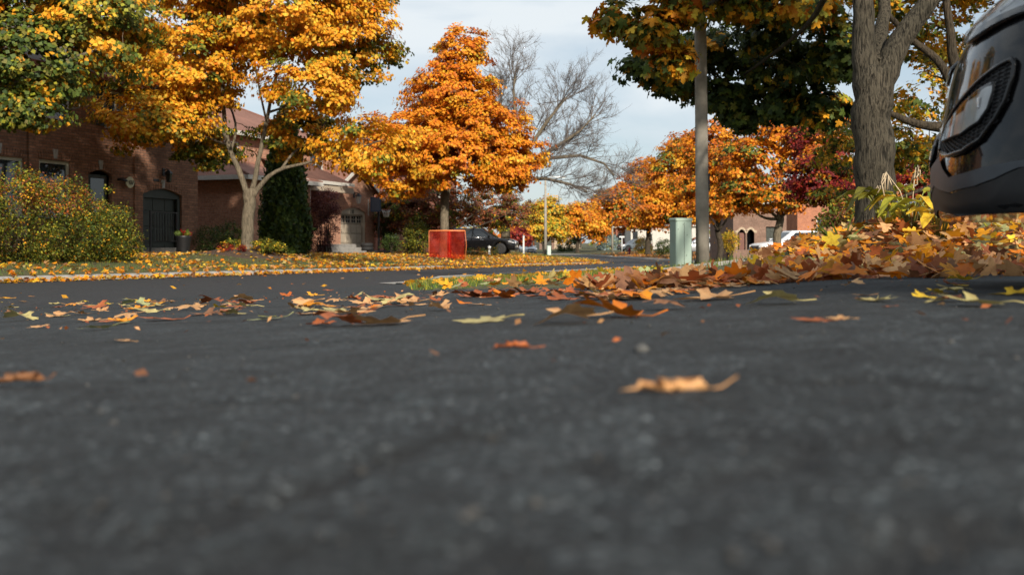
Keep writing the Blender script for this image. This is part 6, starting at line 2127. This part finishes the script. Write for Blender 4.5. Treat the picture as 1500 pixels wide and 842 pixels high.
# ------------------------------------------------------------------ hostas and dead stalks in the bed
M_HOSTA = leaf_mat('hosta_leaf', 'obj', .35, .4, False)
def hosta(x, y, label, leaves, stalks, seed):
    rnd = random.Random(seed)
    g = gz(x, y) + .12
    leaves = list(leaves) + [(rnd.uniform(0, 6.28), rnd.uniform(.14, .22), rnd.uniform(.045, .065), rnd.uniform(.08, .2), rnd.uniform(.4, .9), rnd.choice(('lime', 'lime', 'green', 'yellow', 'pale', 'olive'))) for _ in range(7)]
    r = empty('hosta_plant', (x, y, g), 0, label, 'plant')
    for (ang, ln, wd, rise, droop, col) in leaves:
        ln *= 1.12; wd *= 1.1; rise *= 1.25; col = 'lime' if col == 'gold' else col
        d = Vector((math.cos(ang), math.sin(ang), 0)); s = Vector((-d.y, d.x, 0))
        base = d * .03
        top = base + d * (rise * .5) + Vector((0, 0, rise))
        P = []
        for i in range(9):
            t = i / 8
            c = top + d * (ln * t) + Vector((0, 0, .35 * ln * t - droop * ln * t * t))
            w = wd * math.sin(math.pi * min(1, t * .93 + .07)) ** .75 * (1 - .25 * t)
            row = []
            for k in (-1, -.5, 0, .5, 1):
                row.append(tuple(c + s * (w * k) + Vector((0, 0, .35 * w * abs(k) + .012 * math.sin(9 * t + 3 * k)))))
            P.append(row)
        o = MB().grid(P).build('leaf', M_HOSTA, r)
        o.color = (*[float(v) for v in PAL[col] * rnd.uniform(.85, 1.15)], 1)
        MB().tube([base + Vector((0, 0, -.08)), base.lerp(top, .5) + Vector((0, 0, .02)), top], [.006, .005, .004], 5).build('leaf_stalk', plain('stalk_green', (.22, .25, .06), (.18, .18, .05), 20, .6, bmp=0), o)
    dry = plain('dry_stalk', (.55, .45, .30), (.38, .28, .18), 30, .8, bmp=0)
    for (ang, lean, h) in stalks:
        d = Vector((math.cos(ang), math.sin(ang), 0))
        p0 = Vector((0, 0, -.05)); p1 = d * lean * .45 + Vector((0, 0, h * .6)); p2 = d * lean + Vector((0, 0, h))
        st = MB().tube([p0, p1, p2], [.005, .004, .003], 5).build('flower_stalk', dry, r)
        for k in range(9):
            q = p2 + Vector((rnd.gauss(0, .018), rnd.gauss(0, .018), rnd.uniform(-.07, .02)))
            e = q + Vector((rnd.gauss(0, .02), rnd.gauss(0, .02), -rnd.uniform(.03, .12)))
            MB().tube([p2 + Vector((0, 0, rnd.uniform(-.05, .01))), q, e], [.002, .004, .0055], 4).build('seed_pod', dry, st)
    return r
hA, hB, hC = at(1335, 340, 7.6), at(1375, 345, 7.3), at(1295, 345, 7.9)
hosta(hA.x, hA.y, 'hosta clump with lime green leaves before the furrowed trunk',
      [(2.7, .20, .06, .16, .5, 'lime'), (.5, .22, .065, .17, .45, 'lime'), (1.5, .2, .06, .18, .3, 'lime'), (-1.6, .16, .055, .06, .6, 'yellow'), (-2.2, .16, .06, .07, .5, 'lime'), (3.6, .22, .05, .12, .9, 'gold'), (-.6, .18, .06, .12, .6, 'gold'), (2.2, .18, .05, .15, .4, 'green')],
      [(2.9, .18, .36), (.3, .04, .40)], 1)
hosta(hB.x, hB.y, 'yellowing hosta clump with dry flower stalks near the black bumper',
      [(.1, .24, .055, .16, .6, 'pale'), (-.4, .2, .06, .10, .9, 'lime'), (-1.3, .16, .065, .10, .9, 'pale'), (2.9, .2, .06, .14, .6, 'gold'), (1.2, .18, .05, .17, .4, 'lime'), (-2.4, .17, .06, .06, .8, 'yellow')],
      [(.4, .12, .40), (2.2, .06, .50), (.0, .16, .36)], 2)
hosta(hC.x, hC.y, 'small wilted hosta at the foot of the furrowed trunk',
      [(3.4, .2, .05, .15, 1.0, 'olive'), (2.8, .22, .045, .14, 1.1, 'gold'), (-2.0, .14, .05, .05, .8, 'lime'), (.4, .16, .04, .12, .7, 'lime')], [(2.4, .05, .26)], 3)
# strap-leaved grass tufts poking from the drift
def tuft(px, d, n, h, seed, label):
    p = at(px, 345, d)
    rng = np.random.default_rng(seed)
    b = (p.x, d, gz(p.x, d))
    ang = rng.random(n) * 6.28
    out = np.stack([np.cos(ang), np.sin(ang), np.full(n, 1.3)], 1) + .3 * rng.normal(size=(n, 3))
    me = scatter_mesh('grass_tuft', T_BLADE, .03 * rng.normal(size=(n, 3)) * np.array([1, 1, 0]), frames(rng.normal(size=(n, 3)), out), h * rng.uniform(.6, 1.2, n), pick(rng, n, [('green', 3), ('lime', 2)], .2))
    tag(link('grass_tuft', me, None, M_LEAF, b), label, 'plant', 'strap leaved tufts in the leaf drift')
tuft(1236, 7.5, 14, .30, 5, 'green strap leaved tuft in the drift left of the trunk')
tuft(1415, 8.2, 16, .34, 6, 'green strap leaved tuft in the drift under the bumper')
